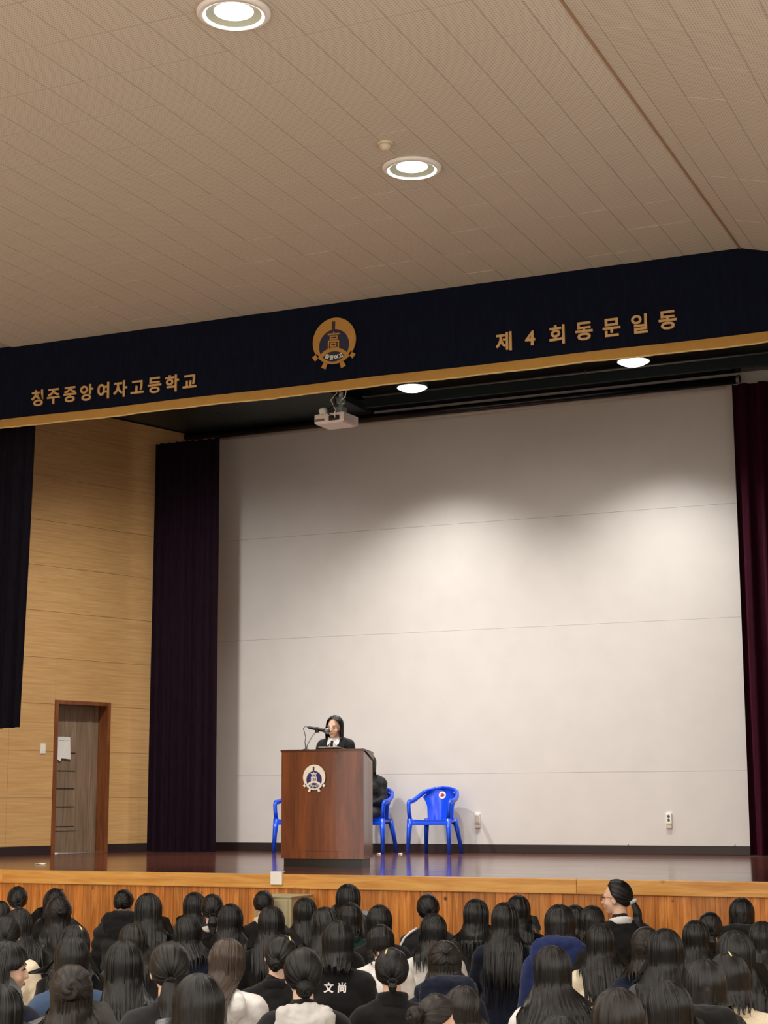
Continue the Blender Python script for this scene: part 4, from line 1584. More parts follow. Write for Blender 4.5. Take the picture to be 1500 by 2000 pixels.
def tail(tie, out, L, r, w=0.032, hood=0.0, curve=0.0, N=40):
    """pony tail leaving the tie and hanging down the back"""
    Mr = 22
    t = np.linspace(0, 1, Mr)
    c = np.zeros((Mr, 3))
    for i, s in enumerate(t):
        d = L * s
        push = 0.035 * math.sin(min(1, s * 2.2) * PI / 2)
        p = tie + out * np.array([1, 1, 0.4]) * push + np.array([curve * s * s, 0, -d])
        yb_ = np.interp(p[2], YBK_Z, YBK_Y) - hood - 0.02
        p[1] = p[1] + sstep((0.66 - p[2]) / 0.1) * (min(p[1], yb_) - p[1])
        c[i] = p
    ph = np.linspace(0, 2 * PI, N, endpoint=False)
    rad = np.interp(t, [0, 0.12, 0.4, 0.75, 1], [0.45, 0.75, 1.0, 0.8, 0.22]) * w
    cl = noise_cols(N, 3, 12, 6, r) * 0.10
    rr = rad[:, None] * (1 + cl[None, :] * (0.4 + t[:, None]))
    tipj = r.uniform(-0.5, 0.5, N) * 0.10 * L
    P = np.stack([c[:, 0:1] + rr * np.cos(ph)[None, :] * 1.15, c[:, 1:2] + rr * np.sin(ph)[None, :] * 0.75, c[:, 2:3] + tipj[None, :] * (t[:, None] ** 3)], -1)
    uv = np.stack([np.broadcast_to(np.linspace(0, 0.5, N)[None, :], (Mr, N)), np.broadcast_to((t * L * 2)[:, None], (Mr, N))], -1)
    return grid_mesh('t', P, uv, close=True)


def bun(c, out, r, R=0.040, flat=0.8, N=40, K=22):
    ph = np.linspace(0, 2 * PI, N, endpoint=False)
    th = np.linspace(0.02, PI - 0.02, K)
    o = Vector(out).normalized()
    q = np.array(Vector((0, 0, 1)).rotation_difference(o).to_matrix())
    sp = np.sin(3 * ph[None, :] + 7 * th[:, None] + r.uniform(0, 6)) * 0.09 + np.sin(11 * ph[None, :] + 14 * th[:, None]) * 0.035
    rr = R * (1 + sp - 0.22 * np.exp(-(th[:, None] / 0.5) ** 2))
    P = np.stack([rr * np.sin(th)[:, None] * np.cos(ph)[None, :], rr * np.sin(th)[:, None] * np.sin(ph)[None, :], rr * np.cos(th)[:, None] * flat * np.ones((1, N))], -1)
    P = P @ q.T + np.array(c)
    uv = np.stack([np.broadcast_to(th[:, None] / 6, (K, N)), np.broadcast_to(ph[None, :] / 5, (K, N))], -1)
    return grid_mesh('b', P, uv, close=True)


def strands(hm, r, n, L, hood=0.0, spread=0.11):
    """thin stray strands lying over the hair"""
    parts = []
    A, b = head_np(hm)
    for _ in range(n):
        ph = r.uniform(-1.9, 1.9)
        K = 16
        th = np.linspace(0.5, 1.7, 7)
        sk = SK + 0.0155
        p = np.stack([sk[0] * np.sin(th) * math.sin(ph), -sk[1] * np.sin(th) * math.cos(ph), sk[2] * np.cos(th)], -1) + HC
        p = p @ A.T + b
        ln = L * r.uniform(0.5, 1.05)
        t = np.linspace(0, 1, K)[1:]
        z = p[-1, 2] - t * ln
        bl_ = sstep((0.695 - z) / 0.115)
        yb_ = np.interp(z, YBK_Z, YBK_Y) - hood - 0.034
        y = p[-1, 1] + bl_ * (np.minimum(p[-1, 1], yb_) - p[-1, 1])
        x = p[-1, 0] * (1 - 0.1 * t) + bl_ * (spread * ph / 2.2 + r.normal(0, 0.02) * t - p[-1, 0])
        c = np.concatenate([p, np.stack([x, y, z], -1)], 0)
        m = len(c)
        w = 0.0035 * np.interp(np.linspace(0, 1, m), [0, 0.2, 0.7, 1], [0.3, 1, 1, 0.1])
        Pq = np.stack([c + np.stack([-w, 0 * w, 0 * w], -1), c + np.stack([0 * w, -w * 0.6, 0 * w], -1), c + np.stack([w, 0 * w, 0 * w], -1)], 1)
        uv = np.stack([np.broadcast_to(r.uniform(0, 1) + np.array([0, 0.004, 0.008])[None, :], (m, 3)), np.broadcast_to(np.linspace(0, 1, m)[:, None], (m, 3))], -1)
        parts.append(grid_mesh('s', Pq, uv))
    return parts


def tie_ring(name, c, out, R, w, m, parent):
    o = Vector(out).normalized()
    a = o.orthogonal().normalized()
    b_ = o.cross(a)
    pts = [Vector(c) + (a * math.cos(k) + b_ * math.sin(k)) * (R + 0.0025 * math.sin(7 * k)) for k in np.linspace(0, 2 * PI, 25)]
    return tube(name, pts, w, m, parent, 8)


def face_parts(parent, hm, closed=False, smile=False, glasses=False):
    T = lambda p: hm @ Vector(p)
    for s in (-1, 1):
        bm = bmesh.new()
        pts = [T((s * (0.029 + 0.017 * t), 0.0805 - 0.0075 * abs(t + 0.25) * 1.2, 0.002 + (0.0035 if not closed else -0.003) * (1 - t * t) - 0.001 * t)) for t in np.linspace(-1, 1, 9)]
        tube_bm(bm, pts, [0.0012, 0.0026, 0.0036, 0.004, 0.0042, 0.004, 0.0034, 0.0026, 0.0012] if not closed else [0.001, 0.0024, 0.0032, 0.0036, 0.0036, 0.0036, 0.0032, 0.0024, 0.001], 8)
        obj('eye', bm_mesh('eye', bm, True), M['eye'], parent)
        bm = bmesh.new()
        pts = [T((s * (0.031 + 0.020 * t), 0.0865 - 0.012 * max(0, t + 0.3) - 0.001, 0.023 + 0.004 * (1 - t * t))) for t in np.linspace(-1, 1, 9)]
        tube_bm(bm, pts, [0.0012, 0.002, 0.0024, 0.0026, 0.0026, 0.0024, 0.002, 0.0016, 0.0008], 8)
        obj('eyebrow', bm_mesh('eyebrow', bm, True), M['brow'], parent)
    bm = bmesh.new()
    up_ = 0.005 if smile else 0.0015
    for dz, ww in ((0.0035, 0.0032), (-0.0035, 0.0040)):
        pts = [T((0.021 * t, 0.0895 - 0.010 * t * t, -0.0605 + dz * (1 - t * t) + up_ * t * t)) for t in np.linspace(-1, 1, 11)]
        tube_bm(bm, pts, [0.0008 + ww * (1 - abs(t) ** 2) for t in np.linspace(-1, 1, 11)], 8)
    obj('lips', bm_mesh('lips', bm, True), M['lip'], parent)
    if glasses:
        for s in (-1, 1):
            pts = [T((s * 0.032 + 0.025 * math.cos(a), 0.100 - 0.004 * abs(math.cos(a)), 0.002 + 0.020 * math.sin(a))) for a in np.linspace(0, 2 * PI, 25)]
            tube('glasses_rim', pts, 0.0018, M['eyewear'], parent, 6)
            tube('glasses_temple', [T((s * 0.058, 0.096, 0.006)), T((s * 0.078, 0.05, 0.006)), T((s * 0.083, 0.0, 0.002)), T((s * 0.081, -0.012, -0.012))], 0.0018, M['eyewear'], parent, 6)
        tube('glasses_bridge', [T((-0.008, 0.098, 0.006)), T((0, 0.100, 0.009)), T((0.008, 0.098, 0.006))], 0.0016, M['eyewear'], parent, 6)


M['eyewear'] = mat_plain('eyewear_brown', srgb(120, 72, 44), 0.3)


def dress_hair(p, hm, style, hair, r, L, hood=0.0, vol=1.0, opts={}):
    hmat = M['hair_' + hair]
    tie_m = M[opts.get('tie', 'tie_black')]
    if style in ('long', 'bob', 'half', 'bangs'):
        if style == 'bob':
            pr = hair_long(hm, L, r, vol, 0.10, 0, hood, 0.22, 0, False)
        else:
            pr = hair_long(hm, L, r, vol, opts.get('spread', 0.14), opts.get('split', 0.0), hood, 0.0, opts.get('sway', 0.0), style == 'bangs')
            pr += strands(hm, r, 10, L, hood, opts.get('spread', 0.115))
        if style == 'half':
            g, tie, out = hair_gathered(hm, (0, -1, 0.10), r, vol * 1.05, (98, 95, 82, 55, 30), 0.004)
            pr.append(g)
        obj('hair', join_np('hair', pr), hmat, p)
        if style == 'half':
            k = opts.get('bun', 0.030)
            c = tie + out * 0.022 + np.array([0, 0, -0.004])
            obj('hair_bun', join_np('hair_bun', [bun(c, out, r, k, 0.75)]), hmat, p)
            tie_ring('hair_tie', tie + out * 0.004, out, k * 0.72, 0.006, tie_m, p)
    else:
        td = {'pony': (0, -0.86, -0.50), 'bun': (0, -0.90, -0.40), 'sidebun': (-0.62, -0.78, -0.05)}[style]
        td = opts.get('dir', td)
        g, tie, out = hair_gathered(hm, td, r, vol)
        obj('hair', join_np('hair', [g]), hmat, p)
        if style == 'pony':
            obj('ponytail', join_np('ponytail', [tail(tie + out * 0.004, out, L, r, opts.get('tw', 0.032), hood, opts.get('sway', 0.0))]), hmat, p)
            tie_ring('hair_tie', tie + out * 0.010 + np.array([0, 0, -0.006]), out * 0.6 + np.array([0, 0, -0.6]), 0.017, 0.0085 if 'tie' not in opts else 0.013, tie_m, p)
        else:
            k = opts.get('bun', 0.036)
            obj('hair_bun', join_np('hair_bun', [bun(tie + out * (k * 0.75), out, r, k)]), hmat, p)
            tie_ring('hair_tie', tie + out * 0.004, out, k * 0.62, 0.007, tie_m, p)
    if opts.get('clip'):
        A, b = head_np(hm)
        s = 1 if opts['clip'] > 0 else -1
        pts = []
        for q in np.linspace(0, 1, 6):
            d = np.array([s * (0.25 + 0.12 * q), -0.45 - 0.25 * q, 0.86 - 0.2 * q])
            d /= np.linalg.norm(d)
            pts.append(Vector(A @ (d * (SK * vol + 0.019) + HC) + b))
        tube('hair_clip', pts, 0.0042, M['clip_gold'], p, 6)


def clamp_pos(xc, yt, w):
    hzl = 1000 + F_PX * math.tan(PITCH) - ROLL * (750 - xc) * 0
    # pixel row of the horizon under this column
    hz_ = 1564.6 + 0.003727 * (750 - xc) * -1 * -1
    dy = max(60, yt - hz_)
    d = CAM.z * F_PX / (dy + 4.64 * w)
    s = d * w / (F_PX * 0.195)
    return d, s


PEOPLE = []
SPECS = []
PLACE = {}


def crown_z(pose):
    return (HEADS[pose] @ Vector((0, -0.01, 0.016 + 0.093 + 0.013))).z


def S(xc, yt, w, *a, **k):
    SPECS.append((xc, yt, w, a, k))


def relax():
    """slide everybody along the sight line of their crown until nobody sits in anybody's lap"""
    n = len(SPECS)
    dirs, tmin, tmax, t = np.zeros((n, 3)), np.zeros(n), np.zeros(n), np.zeros(n)
    for i, (xc, yt, w, a, k) in enumerate(SPECS):
        q = ray(xc, yt)
        dirs[i] = q
        tl = crown_z(k.get('pose', 'up'))
        d, s = clamp_pos(xc, yt, w)
        s = min(max(s, k.get('smin', 0.93)), k.get('smax', 1.08))
        f = lambda sc_: (tl * sc_ - CAM.z) / q.z
        t[i] = f(s)
        tmin[i], tmax[i] = f(k.get('smax', 1.15)), f(k.get('smin', 0.86))
        tmax[i] = min(tmax[i], 12.86 / q.y)
        tmin[i] = min(tmin[i], tmax[i] - 0.05)
        t[i] = min(max(t[i], tmin[i]), tmax[i])
    for it in range(600):
        P = dirs[:, :2] * t[:, None]
        f = np.zeros(n)
        for i in range(n):
            dv = P - P[i]
            dist = np.hypot(dv[:, 0] / 0.60, dv[:, 1] / 0.64)
            for j in np.where((dist < 1) & (np.arange(n) != i))[0]:
                di, dj = t[i], t[j]
                ki, kj = SPECS[i][1] + SPECS[i][4].get('ob', 0), SPECS[j][1] + SPECS[j][4].get('ob', 0)
                sg = -1 if (ki > kj or (ki == kj and i > j)) else 1
                f[i] += sg * (1 - dist[j])
        t = np.clip(t + 0.10 * f, tmin, tmax)
    for i in range(n):
        PLACE[i] = t[i]


def seated(xc, yt, w, style, hair, L, jacket, jcol, label, hood=None, pose='up', jit=None, group='students seated on the hall floor', smin=0.86, smax=1.15, **opts):
    i = len(PEOPLE)
    r = np.random.default_rng(100 + i)
    hm = HEADS[pose]
    top_l = crown_z(pose)
    hd_l = hm @ Vector((0, -0.02, 0.05))
    P_ = CAM + ray(xc, yt) * PLACE[i]
    s = P_.z / top_l
    rz = math.atan2(-P_.x, P_.y) + math.radians(r.uniform(-9, 9) if jit is None else jit)
    off = Matrix.Rotation(rz, 3, 'Z') @ Vector((hd_l.x * s, hd_l.y * s, 0))
    p = bpy.data.objects.new('person', BODY[pose])
    COL.objects.link(p)
    if not BODY[pose].materials:
        BODY[pose].materials.append(M['skin'])
    p.location = (P_.x - off.x, P_.y - off.y, 0)
    p.rotation_euler = (0, 0, rz)
    p.scale = (s, s, s)
    tag(p, label, 'person', group)
    jm = PUFFER if jacket == 'padded_coat' else JACKET[i % 3]
    j = obj(jacket, jm, M['f_' + jcol], p)
    obj('trousers', TROUSERS, M['trouser'], p)
    obj('socks', SOCKS, M['sock'], p)
    hk = 0.0
    if hood is not None:
        hc = opts.get('hoodcol', jcol)
        obj('hood', HOOD[hood], M['f_' + hc], p)
        hk = (0.030, 0.040, 0.055)[hood]
    else:
        obj('collar', COLLAR[opts.get('high', 0)], M['f_' + opts.get('collar', jcol)], p)
    dress_hair(p, hm, style, hair, r, L, hk if style not in ('bob',) else 0.0, opts.get('vol', 1.0), opts)
    PEOPLE.append(p)
    return p, hm


# ------------------------------------------------------------------ the audience, from the stage edge towards the viewpoint
S(35, 1730, 44, 'pony', 'black', 0.16, 'jacket', 'black', 'person with smooth tied black hair, first head from the left by the stage boards')
S(108, 1736, 47, 'half', 'black', 0.34, 'jacket', 'charcoal', 'person in charcoal jacket with half-tied hair, second from the left by the stage boards')
S(242, 1737, 45, 'bun', 'black', 0.1, 'padded_coat', 'charcoal', 'person in dark quilted coat with a black hood bunched at the neck, front row', hood=2, hoodcol='black', pose='nod', bun=0.022)
S(290, 1744, 58, 'long', 'black', 0.40, 'jacket', 'black', 'person with tall glossy long black hair, right of the quilted dark coat')
S(380, 1742, 45, 'long', 'black', 0.30, 'jacket', 'black', 'person with long black hair sitting close to the stage boards, behind a round dark head')
S(415, 1745, 48, 'pony', 'soft', 0.14, 'jacket', 'black', 'person with smooth tied hair and a pale grey collar by the stage boards', collar='lightgrey')
S(515, 1739, 47, 'bun', 'black', 0.1, 'coat', 'black', 'person in black coat with a pale checked scarf, left of the khaki cabinet', collar='cream', high=1, pose='nod', bun=0.02)
S(596, 1753, 51, 'long', 'black', 0.32, 'jacket', 'black', 'person with sleek long black hair directly right of the khaki cabinet')
S(680, 1726, 51, 'long', 'black', 0.34, 'jacket', 'black', 'person whose crown rises highest against the stage edge below the lectern', smax=1.12)
S(741, 1767, 52, 'bob', 'black', 0.17, 'jacket', 'black', 'person with straight shoulder-length black hair, right of the dark green jacket')
S(836, 1745, 50, 'pony', 'black', 0.2, 'jacket', 'charcoal', 'person in dark jacket with a white stripe on the left shoulder, near the stage boards', stripe=1)
S(929, 1755, 57, 'long', 'black', 0.26, 'hoodie', 'charcoal', 'person with long black hair over a charcoal hooded top, alone against the boards', hood=0)
S(1012, 1748, 52, 'long', 'black', 0.36, 'jacket', 'black', 'person with dark long hair partly hidden behind the very long haired one')
S(1122, 1767, 47, 'bob', 'black', 0.15, 'jacket', 'black', 'person with short dark bob squeezed beside the bright navy hood', smin=0.96, smax=1.0, ob=-4)
S(1157, 1769, 46, 'bob', 'black', 0.16, 'jacket', 'black', 'person with dark bob just left of the woman in glasses', pose='tilt', smin=0.99, smax=1.05)
S(1386, 1780, 51, 'pony', 'black', 0.12, 'jacket', 'black', 'person with flat smooth tied hair near the stage, left of the hooded black top')
S(1447, 1753, 55, 'bob', 'black', 0.12, 'hoodie', 'black', 'person in black top with its thick hood folded high, rightmost head against the boards', hood=2)
# second row
S(0, 1759, 46, 'bob', 'black', 0.14, 'jacket', 'black', 'person cut by the left picture edge behind the first tied head')
S(38, 1773, 50, 'long', 'soft', 0.42, 'jacket', 'black', 'person with long loose dark hair and an ear showing, second row at the far left')
S(115, 1752, 58, 'half', 'soft', 0.30, 'hoodie', 'grey', 'person in grey hooded sweatshirt with twisted half-up hair', hood=0, bun=0.036)
S(366, 1788, 60, 'long', 'black', 0.25, 'padded_coat', 'navy', 'person with long black hair over a ribbed navy padded coat', pose='tilt2')
S(450, 1765, 58, 'long', 'black', 0.36, 'hoodie', 'navy', 'person with long dark hair and a navy hood at the nape', hood=0, sway=-0.05)
S(530, 1769, 58, 'long', 'soft', 0.46, 'jacket', 'black', 'person with very straight long dark hair in front of the khaki cabinet')
S(634, 1772, 52, 'long', 'soft', 0.40, 'jacket', 'black', 'person whose long hair slides to the left between two dark heads', pose='tilt2', sway=-0.06)
S(684, 1763, 57, 'bob', 'soft', 0.14, 'jacket', 'green', 'person with bobbed hair wearing a dark green jacket', pose='nod')
S(847, 1784, 64, 'long', 'black', 0.27, 'jacket', 'white', 'person with long black hair ending over a white jacket, in front of the striped jacket', spread=0.15)
S(985, 1762, 58, 'long', 'soft', 0.56, 'jacket', 'navy', 'person with the longest hair of all, reaching down a navy back', spread=0.13, smax=1.12, pose='up')
S(1092, 1766, 62, 'bob', 'black', 0.13, 'hoodie', 'blue', 'person with short bob and a bright navy blue hood standing up', hood=2, ob=14, smin=1.08)
S(1262, 1812, 44, 'half', 'darkbrown', 0.18, 'padded_coat', 'navy', 'person with messy brown hair in navy padded coat behind the woman in glasses', bun=0.024, smax=1.0)
S(1298, 1813, 68, 'long', 'black', 0.40, 'hoodie', 'grey', 'person with wavy black hair over a grey hooded top, right of the woman in glasses', hood=0, hoodcol='navy', spread=0.15)
S(1358, 1797, 58, 'long', 'soft', 0.36, 'jacket', 'black', 'person with long hair parted into locks, between two round heads at right')
S(1434, 1817, 63, 'long', 'black', 0.36, 'jacket', 'charcoal', 'person with thick long black hair, third from the right picture edge')
S(1487, 1799, 58, 'long', 'black', 0.32, 'jacket', 'slate', 'person with dark hair cut by the right picture edge', sway=0.02)
# third row
S(15, 1786, 60, 'pony', 'soft', 0.16, 'coat', 'cream', 'person in cream coat with smooth tied hair at the left picture edge', jit=-8)
S(146, 1806, 64, 'long', 'black', 0.50, 'jacket', 'black', 'person with long hair sweeping down left and a shining clip at the parting', sway=-0.10, clip=1)
S(259, 1803, 52, 'long', 'darkbrown', 0.30, 'jacket', 'charcoal', 'person with brownish hair just behind the long haired one in blue', smax=1.0)
S(660, 1797, 74, 'bob', 'black', 0.20, 'jacket', 'black', 'person with black jacket bearing two white characters across the upper back', ob=25, smin=1.04)
S(743, 1808, 62, 'bob', 'soft', 0.13, 'jacket', 'white', 'person with soft dark bob wearing a white jacket, behind the tied hair with pins', pose='down', ob=-10, smax=0.96)
S(1172, 1803, 60, 'long', 'soft', 0.46, 'jacket', 'cream', 'person with long straight hair fanning over a cream jacket below the woman in glasses', spread=0.14, sway=0.02)
# fourth row
S(141, 1828, 78, 'bob', 'soft', 0.22, 'jacket', 'denim', 'person with smooth grey-black crown behind the bun with loose hair')
S(243, 1837, 78, 'long', 'black', 0.40, 'jacket', 'denim', 'person with long black hair over a denim blue jacket', spread=0.10)
S(332, 1837, 80, 'pony', 'soft', 0.22, 'jacket', 'charcoal', 'person with a low ponytail in a black tie and charcoal top', tw=0.045)
S(445, 1836, 80, 'long', 'brown', 0.36, 'hoodie', 'white', 'person with brown hair bowed forward over a white hooded top', hood=0, pose='down', sway=-0.13, spread=0.085)
S(551, 1826, 70, 'bun', 'soft', 0.1, 'jacket', 'black', 'person in black top with a messy low bun, left of the grey hood', pose='tilt', clip=1, dir=(-0.2, -0.80, -0.62))
S(592, 1849, 84, 'bun', 'black', 0.1, 'hoodie', 'black', 'person with short low bun and both ears showing above a pale grey hood', hood=1, hoodcol='lightgrey', dir=(0, -0.80, -0.62), bun=0.040)
S(765, 1850, 72, 'pony', 'black', 0.06, 'jacket', 'black', 'person with tightly tied hair, two gold pins and a high black collar', clip=-1, tw=0.02, high=1)
S(868, 1843, 74, 'half', 'darkbrown', 0.14, 'hoodie', 'navy', 'person with loosely gathered hair above a navy hood', hood=2, pose='down', bun=0.02)
S(1078, 1846, 80, 'long', 'soft', 0.40, 'jacket', 'white', 'person with long hair parted in two over a white jacket', split=0.05, spread=0.15)
S(1420, 1860, 74, 'bob', 'soft', 0.18, 'jacket', 'cream', 'person in cream fleece jacket with side-parted hair and a pale clip', clip=1, pose='tilt2')
S(1375, 1873, 88, 'bob', 'soft', 0.13, 'hoodie', 'slate', 'person with rounded bob tucked in a black hood over a slate jacket', hood=2, hoodcol='black')
# nearest rows
S(8, 1838, 78, 'bangs', 'black', 0.20, 'jacket', 'navy', 'person with bangs turned to the right so the face shows in profile', pose='right', jit=-24, smin=0.98)
S(140, 1886, 88, 'half', 'darkbrown', 0.42, 'jacket', 'denim', 'person with brown half-up bun and loose hair over a blue denim jacket', bun=0.050, tie='tie_mint')
S(2, 1922, 95, 'long', 'black', 0.40, 'jacket', 'navy', 'person in navy jacket at the lower left corner with long black hair')
S(389, 1904, 104, 'long', 'black', 0.40, 'jacket', 'black', 'person with large glossy dark head at the bottom, right of the low ponytail', vol=1.05)
S(905, 1926, 84, 'long', 'darkbrown', 0.16, 'jacket', 'green', 'person with brown-black hair and dark green collar at the bottom, behind the side bun', pose='tilt')
S(852, 1941, 80, 'sidebun', 'darkbrown', 0.1, 'jacket', 'black', 'person with brown hair pulled to a bun on the left side', pose='nod', bun=0.040)
S(1303, 1917, 92, 'long', 'soft', 0.36, 'jacket', 'white', 'person with long hair and a white collar at the bottom right', pose='tilt2')
S(1205, 1932, 104, 'bob', 'darkbrown', 0.22, 'jacket', 'black', 'person with big round dark brown head at the bottom edge, right of the white jacket', vol=1.05)
S(1092, 1984, 92, 'long', 'soft', 0.3, 'jacket', 'charcoal', 'person of whom only the crown shows at the bottom edge below the white jacket')


# woman in glasses: profile to the left, pale scrunchie
S(1207, 1717, 54, 'pony', 'black', 0.20, 'blazer', 'black', 'woman in black jacket and glasses in profile facing left, hair in a white scrunchie', pose='left', jit=22,
            group='adults among the audience', tie='tie_mint', collar='white', smax=1.16, dir=(0, -0.92, -0.38), tw=0.026)

relax()
for xc, yt, w, a_, k_ in SPECS:
    p, hm_ = seated(xc, yt, w, *a_, **k_)
    if 'face shows' in p['label'] or 'glasses in profile' in p['label']:
        face_parts(p, hm_, False, False, 'glasses' in p['label'])


def on_back(p, text, size, z, m, dx=0.0):
    """flat print laid on the back of a jacket"""
    jk = [c for c in p.children if c.name.split('.')[0] in ('jacket', 'hoodie', 'coat', 'padded_coat')][0]
    me0 = jk.data
    bt = BVHTree.FromPolygons([v.co.copy() for v in me0.vertices], [list(q.vertices) for q in me0.polygons])
    x0 = -(len(text) - 1) / 2 * size * 1.35
    for k, ch in enumerate(text):
        me = text_mesh(ch, size, 0.001, size * 0.03).copy()
        for v in me.vertices:
            px_, pz_ = v.co.x + x0 + k * size * 1.35 + dx, v.co.z + z
            h = bt.ray_cast(Vector((px_, -0.6, pz_)), Vector((0, 1, 0)))
            yv = h[0].y if h[0] is not None else -0.14
            v.co = (px_, yv - 0.004 + v.co.y, pz_)
        obj('lettering', me, m, jk)


for p in PEOPLE:
    if 'two white characters' in p['label']:
        on_back(p, '文尚', 0.056, 0.540, M['sticker'], 0.0)
    if 'white stripe' in p['label']:
        jk = [c for c in p.children if c.name.split('.')[0] == 'jacket'][0]
        tube('stripe', [(-0.10, -0.045, 0.648), (-0.155, -0.055, 0.617), (-0.195, -0.05, 0.580), (-0.222, -0.045, 0.53), (-0.245, -0.03, 0.46), (-0.262, -0.01, 0.38)], 0.009, M['sticker'], jk, 8)



# ------------------------------------------------------------------ standing speaker behind the lectern
def stand_frame(pitch, yaw, roll):
    return head_frame(pitch, yaw, roll, Vector((0, 0.01, 1.305)), 0.118)


def standing_body(hm):
    it = [('e', (0, 0, 0.84), (0.150, 0.105, 0.13)), ('e', (0, 0, 1.0), (0.118, 0.088, 0.14)), ('e', (0, 0.005, 1.14), (0.138, 0.098, 0.13)),
          ('c', (-0.115, 0, 1.225), (0.115, 0, 1.225), 0.055, 0.055), ('c', (0, 0, 1.24), hm @ Vector((0, -0.02, -0.05)), 0.052, 0.046)]
    for s in (-1, 1):
        it += [('c', (s * 0.05, 0, 1.275), (s * 0.14, -0.005, 1.225), 0.040, 0.050), ('c', (s * 0.15, 0, 1.215), (s * 0.20, 0.03, 0.97), 0.047, 0.037),
               ('c', (s * 0.20, 0.03, 0.97), (s * 0.15, 0.24, 0.985), 0.037, 0.025)]
        it += hand_items((s * 0.15, 0.24, 0.985), (-s * 0.3, 0.9, 0.1), (0, 0.1, -1), (-s * 0.9, 0.3, 0.2), 0.5)
        it += [('c', (s * 0.08, 0, 0.80), (s * 0.085, 0.005, 0.44), 0.082, 0.054), ('c', (s * 0.085, 0.005, 0.44), (s * 0.09, -0.01, 0.075), 0.052, 0.034),
               ('c', (s * 0.09, -0.02, 0.045), (s * 0.10, 0.12, 0.030), 0.038, 0.026)]
    return it + head_items(hm)


SPK = Vector((at_y(654, 1410, 16.06).x, 16.08, ST))
rzS = PI + math.radians(4)
shm = stand_frame(9, -5, -3)
spk = bpy.data.objects.new('person', blob_mesh('speaker_body', standing_body(shm), 0.0055, 5))
COL.objects.link(spk)
spk.data.materials.append(M['skin'])
spk.location = SPK
spk.rotation_euler = (0, 0, rzS)
tag(spk, 'person standing behind the lectern in black suit jacket and tie, speaking into the microphone', 'person')
ji = [('e', (0, 0, 0.86), (0.172, 0.128, 0.14)), ('e', (0, 0, 1.0), (0.140, 0.110, 0.15)), ('e', (0, 0.004, 1.13), (0.158, 0.114, 0.13)), ('c', (-0.128, -0.004, 1.222), (0.128, -0.004, 1.222), 0.064, 0.064)]
for s in (-1, 1):
    ji += [('c', (s * 0.055, -0.02, 1.275), (s * 0.150, -0.008, 1.232), 0.047, 0.064), ('c', (s * 0.158, 0, 1.215), (s * 0.21, 0.03, 0.97), 0.062, 0.050), ('c', (s * 0.21, 0.03, 0.97), (s * 0.16, 0.21, 0.985), 0.050, 0.038)]
obj('jacket', wrinkle(blob_mesh('jacket', ji, 0.010, 4), 0.004, 9), M['suit'], spk)
# shirt front with its collar, and the tie: thin cloth laid in the V of the jacket
sh_it = [('c', (0, 0.035, 1.255), (0, 0.072, 1.15), 0.062, 0.052), ('c', (-0.05, 0.012, 1.262), (0.05, 0.012, 1.262), 0.045, 0.045)]
obj('shirt', blob_mesh('shirt', sh_it, 0.008, 3), M['shirt'], spk)
for s in (-1, 1):
    q = np.array([[(s * 0.012, 0.093, 1.268), (s * 0.066, 0.03, 1.318)], [(s * 0.050, 0.108, 1.222), (s * 0.092, 0.045, 1.272)]])
    qb = q.copy()
    qb[..., 1] -= 0.006
    obj('shirt_collar', join_np('shirt_collar', [grid_mesh('a', q), grid_mesh('b', qb[:, ::-1]), grid_mesh('c', np.stack([loop(q), loop(qb)], 0))], False), M['shirt'], spk)
    q = np.array([[(s * 0.072, 0.050, 1.300), (s * 0.125, 0.030, 1.278)], [(s * 0.062, 0.105, 1.20), (s * 0.125, 0.075, 1.205)], [(s * 0.012, 0.128, 1.09), (s * 0.085, 0.112, 1.14)]])
    qb = q.copy()
    qb[..., 1] -= 0.012
    obj('lapel', join_np('lapel', [grid_mesh('a', q), grid_mesh('b', qb[:, ::-1]), grid_mesh('c', np.stack([loop(q), loop(qb)], 0))], False), M['suit'], spk)
tube('necktie', [(0, 0.100, 1.268), (0, 0.112, 1.248), (0, 0.124, 1.20), (0, 0.128, 1.12)], [0.016, 0.012, 0.020, 0.026], M['tie_black'], spk, 10)
obj('trousers', blob_mesh('trousers', [('e', (0, 0, 0.84), (0.155, 0.11, 0.12))] + [x for s in (-1, 1) for x in (('c', (s * 0.08, 0, 0.80), (s * 0.085, 0.005, 0.44), 0.090, 0.066), ('c', (s * 0.085, 0.005, 0.44), (s * 0.09, -0.01, 0.10), 0.064, 0.058))], 0.012, 3), M['trouser'], spk)
for s in (-1, 1):
    obj('shoe', blob_mesh('shoe', [('c', (s * 0.09, -0.035, 0.046), (s * 0.095, 0.03, 0.044), 0.045, 0.044), ('c', (s * 0.095, 0.03, 0.040), (s * 0.10, 0.135, 0.034), 0.040, 0.034)], 0.009, 3), M['black_plastic'], spk)
face_parts(spk, shm, True, True)
rs = np.random.default_rng(5)
YBK_Z = YBK_Z + 0.655
hp = hair_long(shm, 0.32, rs, 1.0, 0.11, 0, 0, 0, 0, False, 2, 0, True)
obj('hair', join_np('hair', hp), M['hair_black'], spk)
YBK_Z = YBK_Z - 0.655

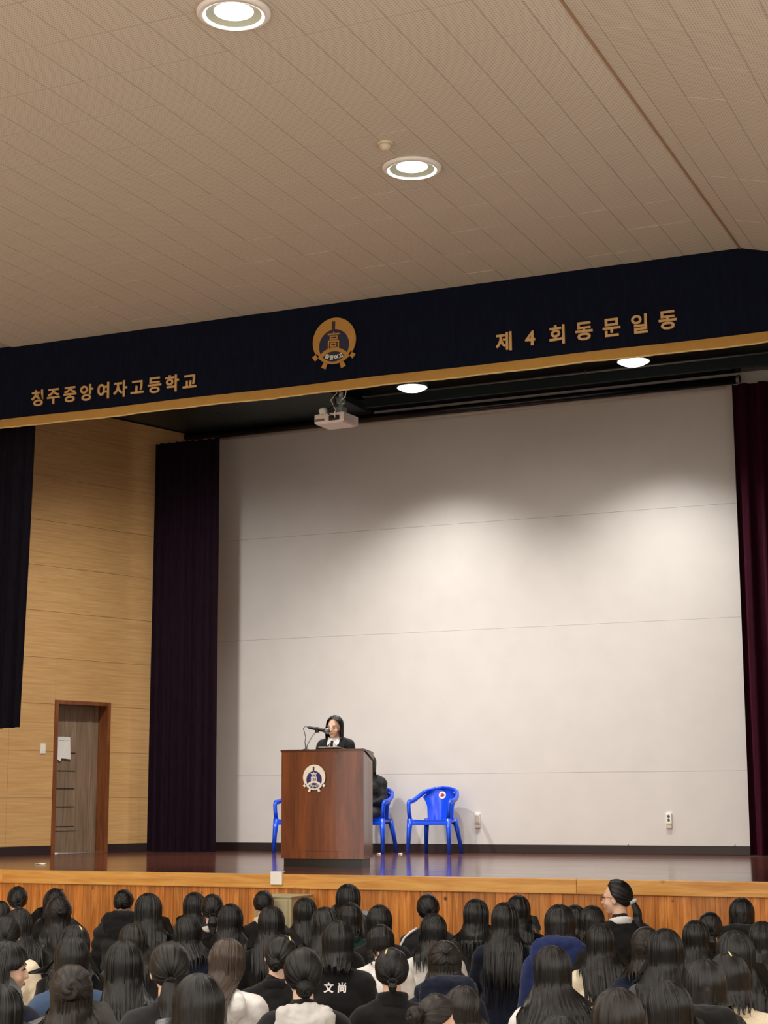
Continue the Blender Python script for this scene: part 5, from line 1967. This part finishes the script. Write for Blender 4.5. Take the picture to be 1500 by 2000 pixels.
# ------------------------------------------------------------------ person on the chair behind the lectern
chm = head_frame(14, 8, 0, Vector((0, 0.02, 0.665 + 0.33)), 0.118)
cb = [('e', (0, 0.0, 0.53), (0.160, 0.13, 0.10)), ('e', (0, -0.01, 0.64), (0.125, 0.096, 0.13)), ('e', (0, 0.0, 0.79), (0.142, 0.10, 0.13)),
      ('c', (-0.118, 0, 0.89), (0.118, 0, 0.89), 0.056, 0.056), ('c', (0, 0, 0.90), chm @ Vector((0, -0.02, -0.05)), 0.052, 0.046)]
cj = [('e', (0, 0.0, 0.55), (0.178, 0.142, 0.10)), ('e', (0, -0.01, 0.65), (0.150, 0.118, 0.14)), ('e', (0, 0.0, 0.79), (0.165, 0.118, 0.14)), ('c', (-0.128, -0.004, 0.885), (0.128, -0.004, 0.885), 0.068, 0.068), ('c', (0, 0, 0.91), (0, 0.01, 0.955), 0.072, 0.06)]
ct = [('e', (0, 0.02, 0.52), (0.170, 0.14, 0.085))]
cs = []
for s in (-1, 1):
    cb += [('c', (s * 0.05, 0, 0.94), (s * 0.145, -0.005, 0.888), 0.040, 0.05), ('c', (s * 0.15, 0, 0.88), (s * 0.195, 0.06, 0.655), 0.048, 0.038), ('c', (s * 0.195, 0.06, 0.655), (s * 0.08, 0.27, 0.605), 0.038, 0.025)]
    cb += hand_items((s * 0.08, 0.27, 0.605), (-s * 0.5, 0.85, -0.05), (0, 0, -1), (-s * 0.85, -0.5, 0.1), 0.4)
    cb += [('c', (s * 0.085, 0.03, 0.515), (s * 0.10, 0.44, 0.50), 0.078, 0.056), ('c', (s * 0.10, 0.44, 0.50), (s * 0.10, 0.45, 0.08), 0.052, 0.035), ('c', (s * 0.10, 0.45, 0.04), (s * 0.105, 0.58, 0.03), 0.036, 0.026)]
    cj += [('c', (s * 0.05, 0, 0.945), (s * 0.150, -0.006, 0.888), 0.044, 0.064), ('c', (s * 0.158, 0, 0.875), (s * 0.205, 0.06, 0.65), 0.064, 0.054), ('c', (s * 0.205, 0.06, 0.65), (s * 0.095, 0.245, 0.61), 0.054, 0.040)]
    ct += [('c', (s * 0.085, 0.03, 0.515), (s * 0.10, 0.44, 0.50), 0.088, 0.066), ('c', (s * 0.10, 0.44, 0.50), (s * 0.10, 0.45, 0.10), 0.064, 0.056)]
    cs += [('c', (s * 0.10, 0.425, 0.045), (s * 0.105, 0.58, 0.036), 0.044, 0.036)]
sp = bpy.data.objects.new('person', blob_mesh('sitter_body', cb, 0.0072, 5))
COL.objects.link(sp)
sp.data.materials.append(M['skin'])
sp.location = (c2.x, CY, ST)
sp.rotation_euler = (0, 0, PI + CROT)
tag(sp, 'person in dark jacket sitting on a blue chair, almost hidden behind the lectern', 'person')
obj('jacket', wrinkle(blob_mesh('jacket', cj, 0.012, 4), 0.008, 9), M['suit'], sp)
obj('trousers', blob_mesh('trousers', ct, 0.012, 4), M['trouser'], sp)
obj('shoes', blob_mesh('shoes', cs, 0.009, 3), M['black_plastic'], sp)
YBK_Z = YBK_Z + 0.33
obj('hair', join_np('hair', hair_long(chm, 0.34, np.random.default_rng(11), 1.0, 0.12)), M['hair_darkbrown'], sp)
YBK_Z = YBK_Z - 0.33
face_parts(sp, chm)
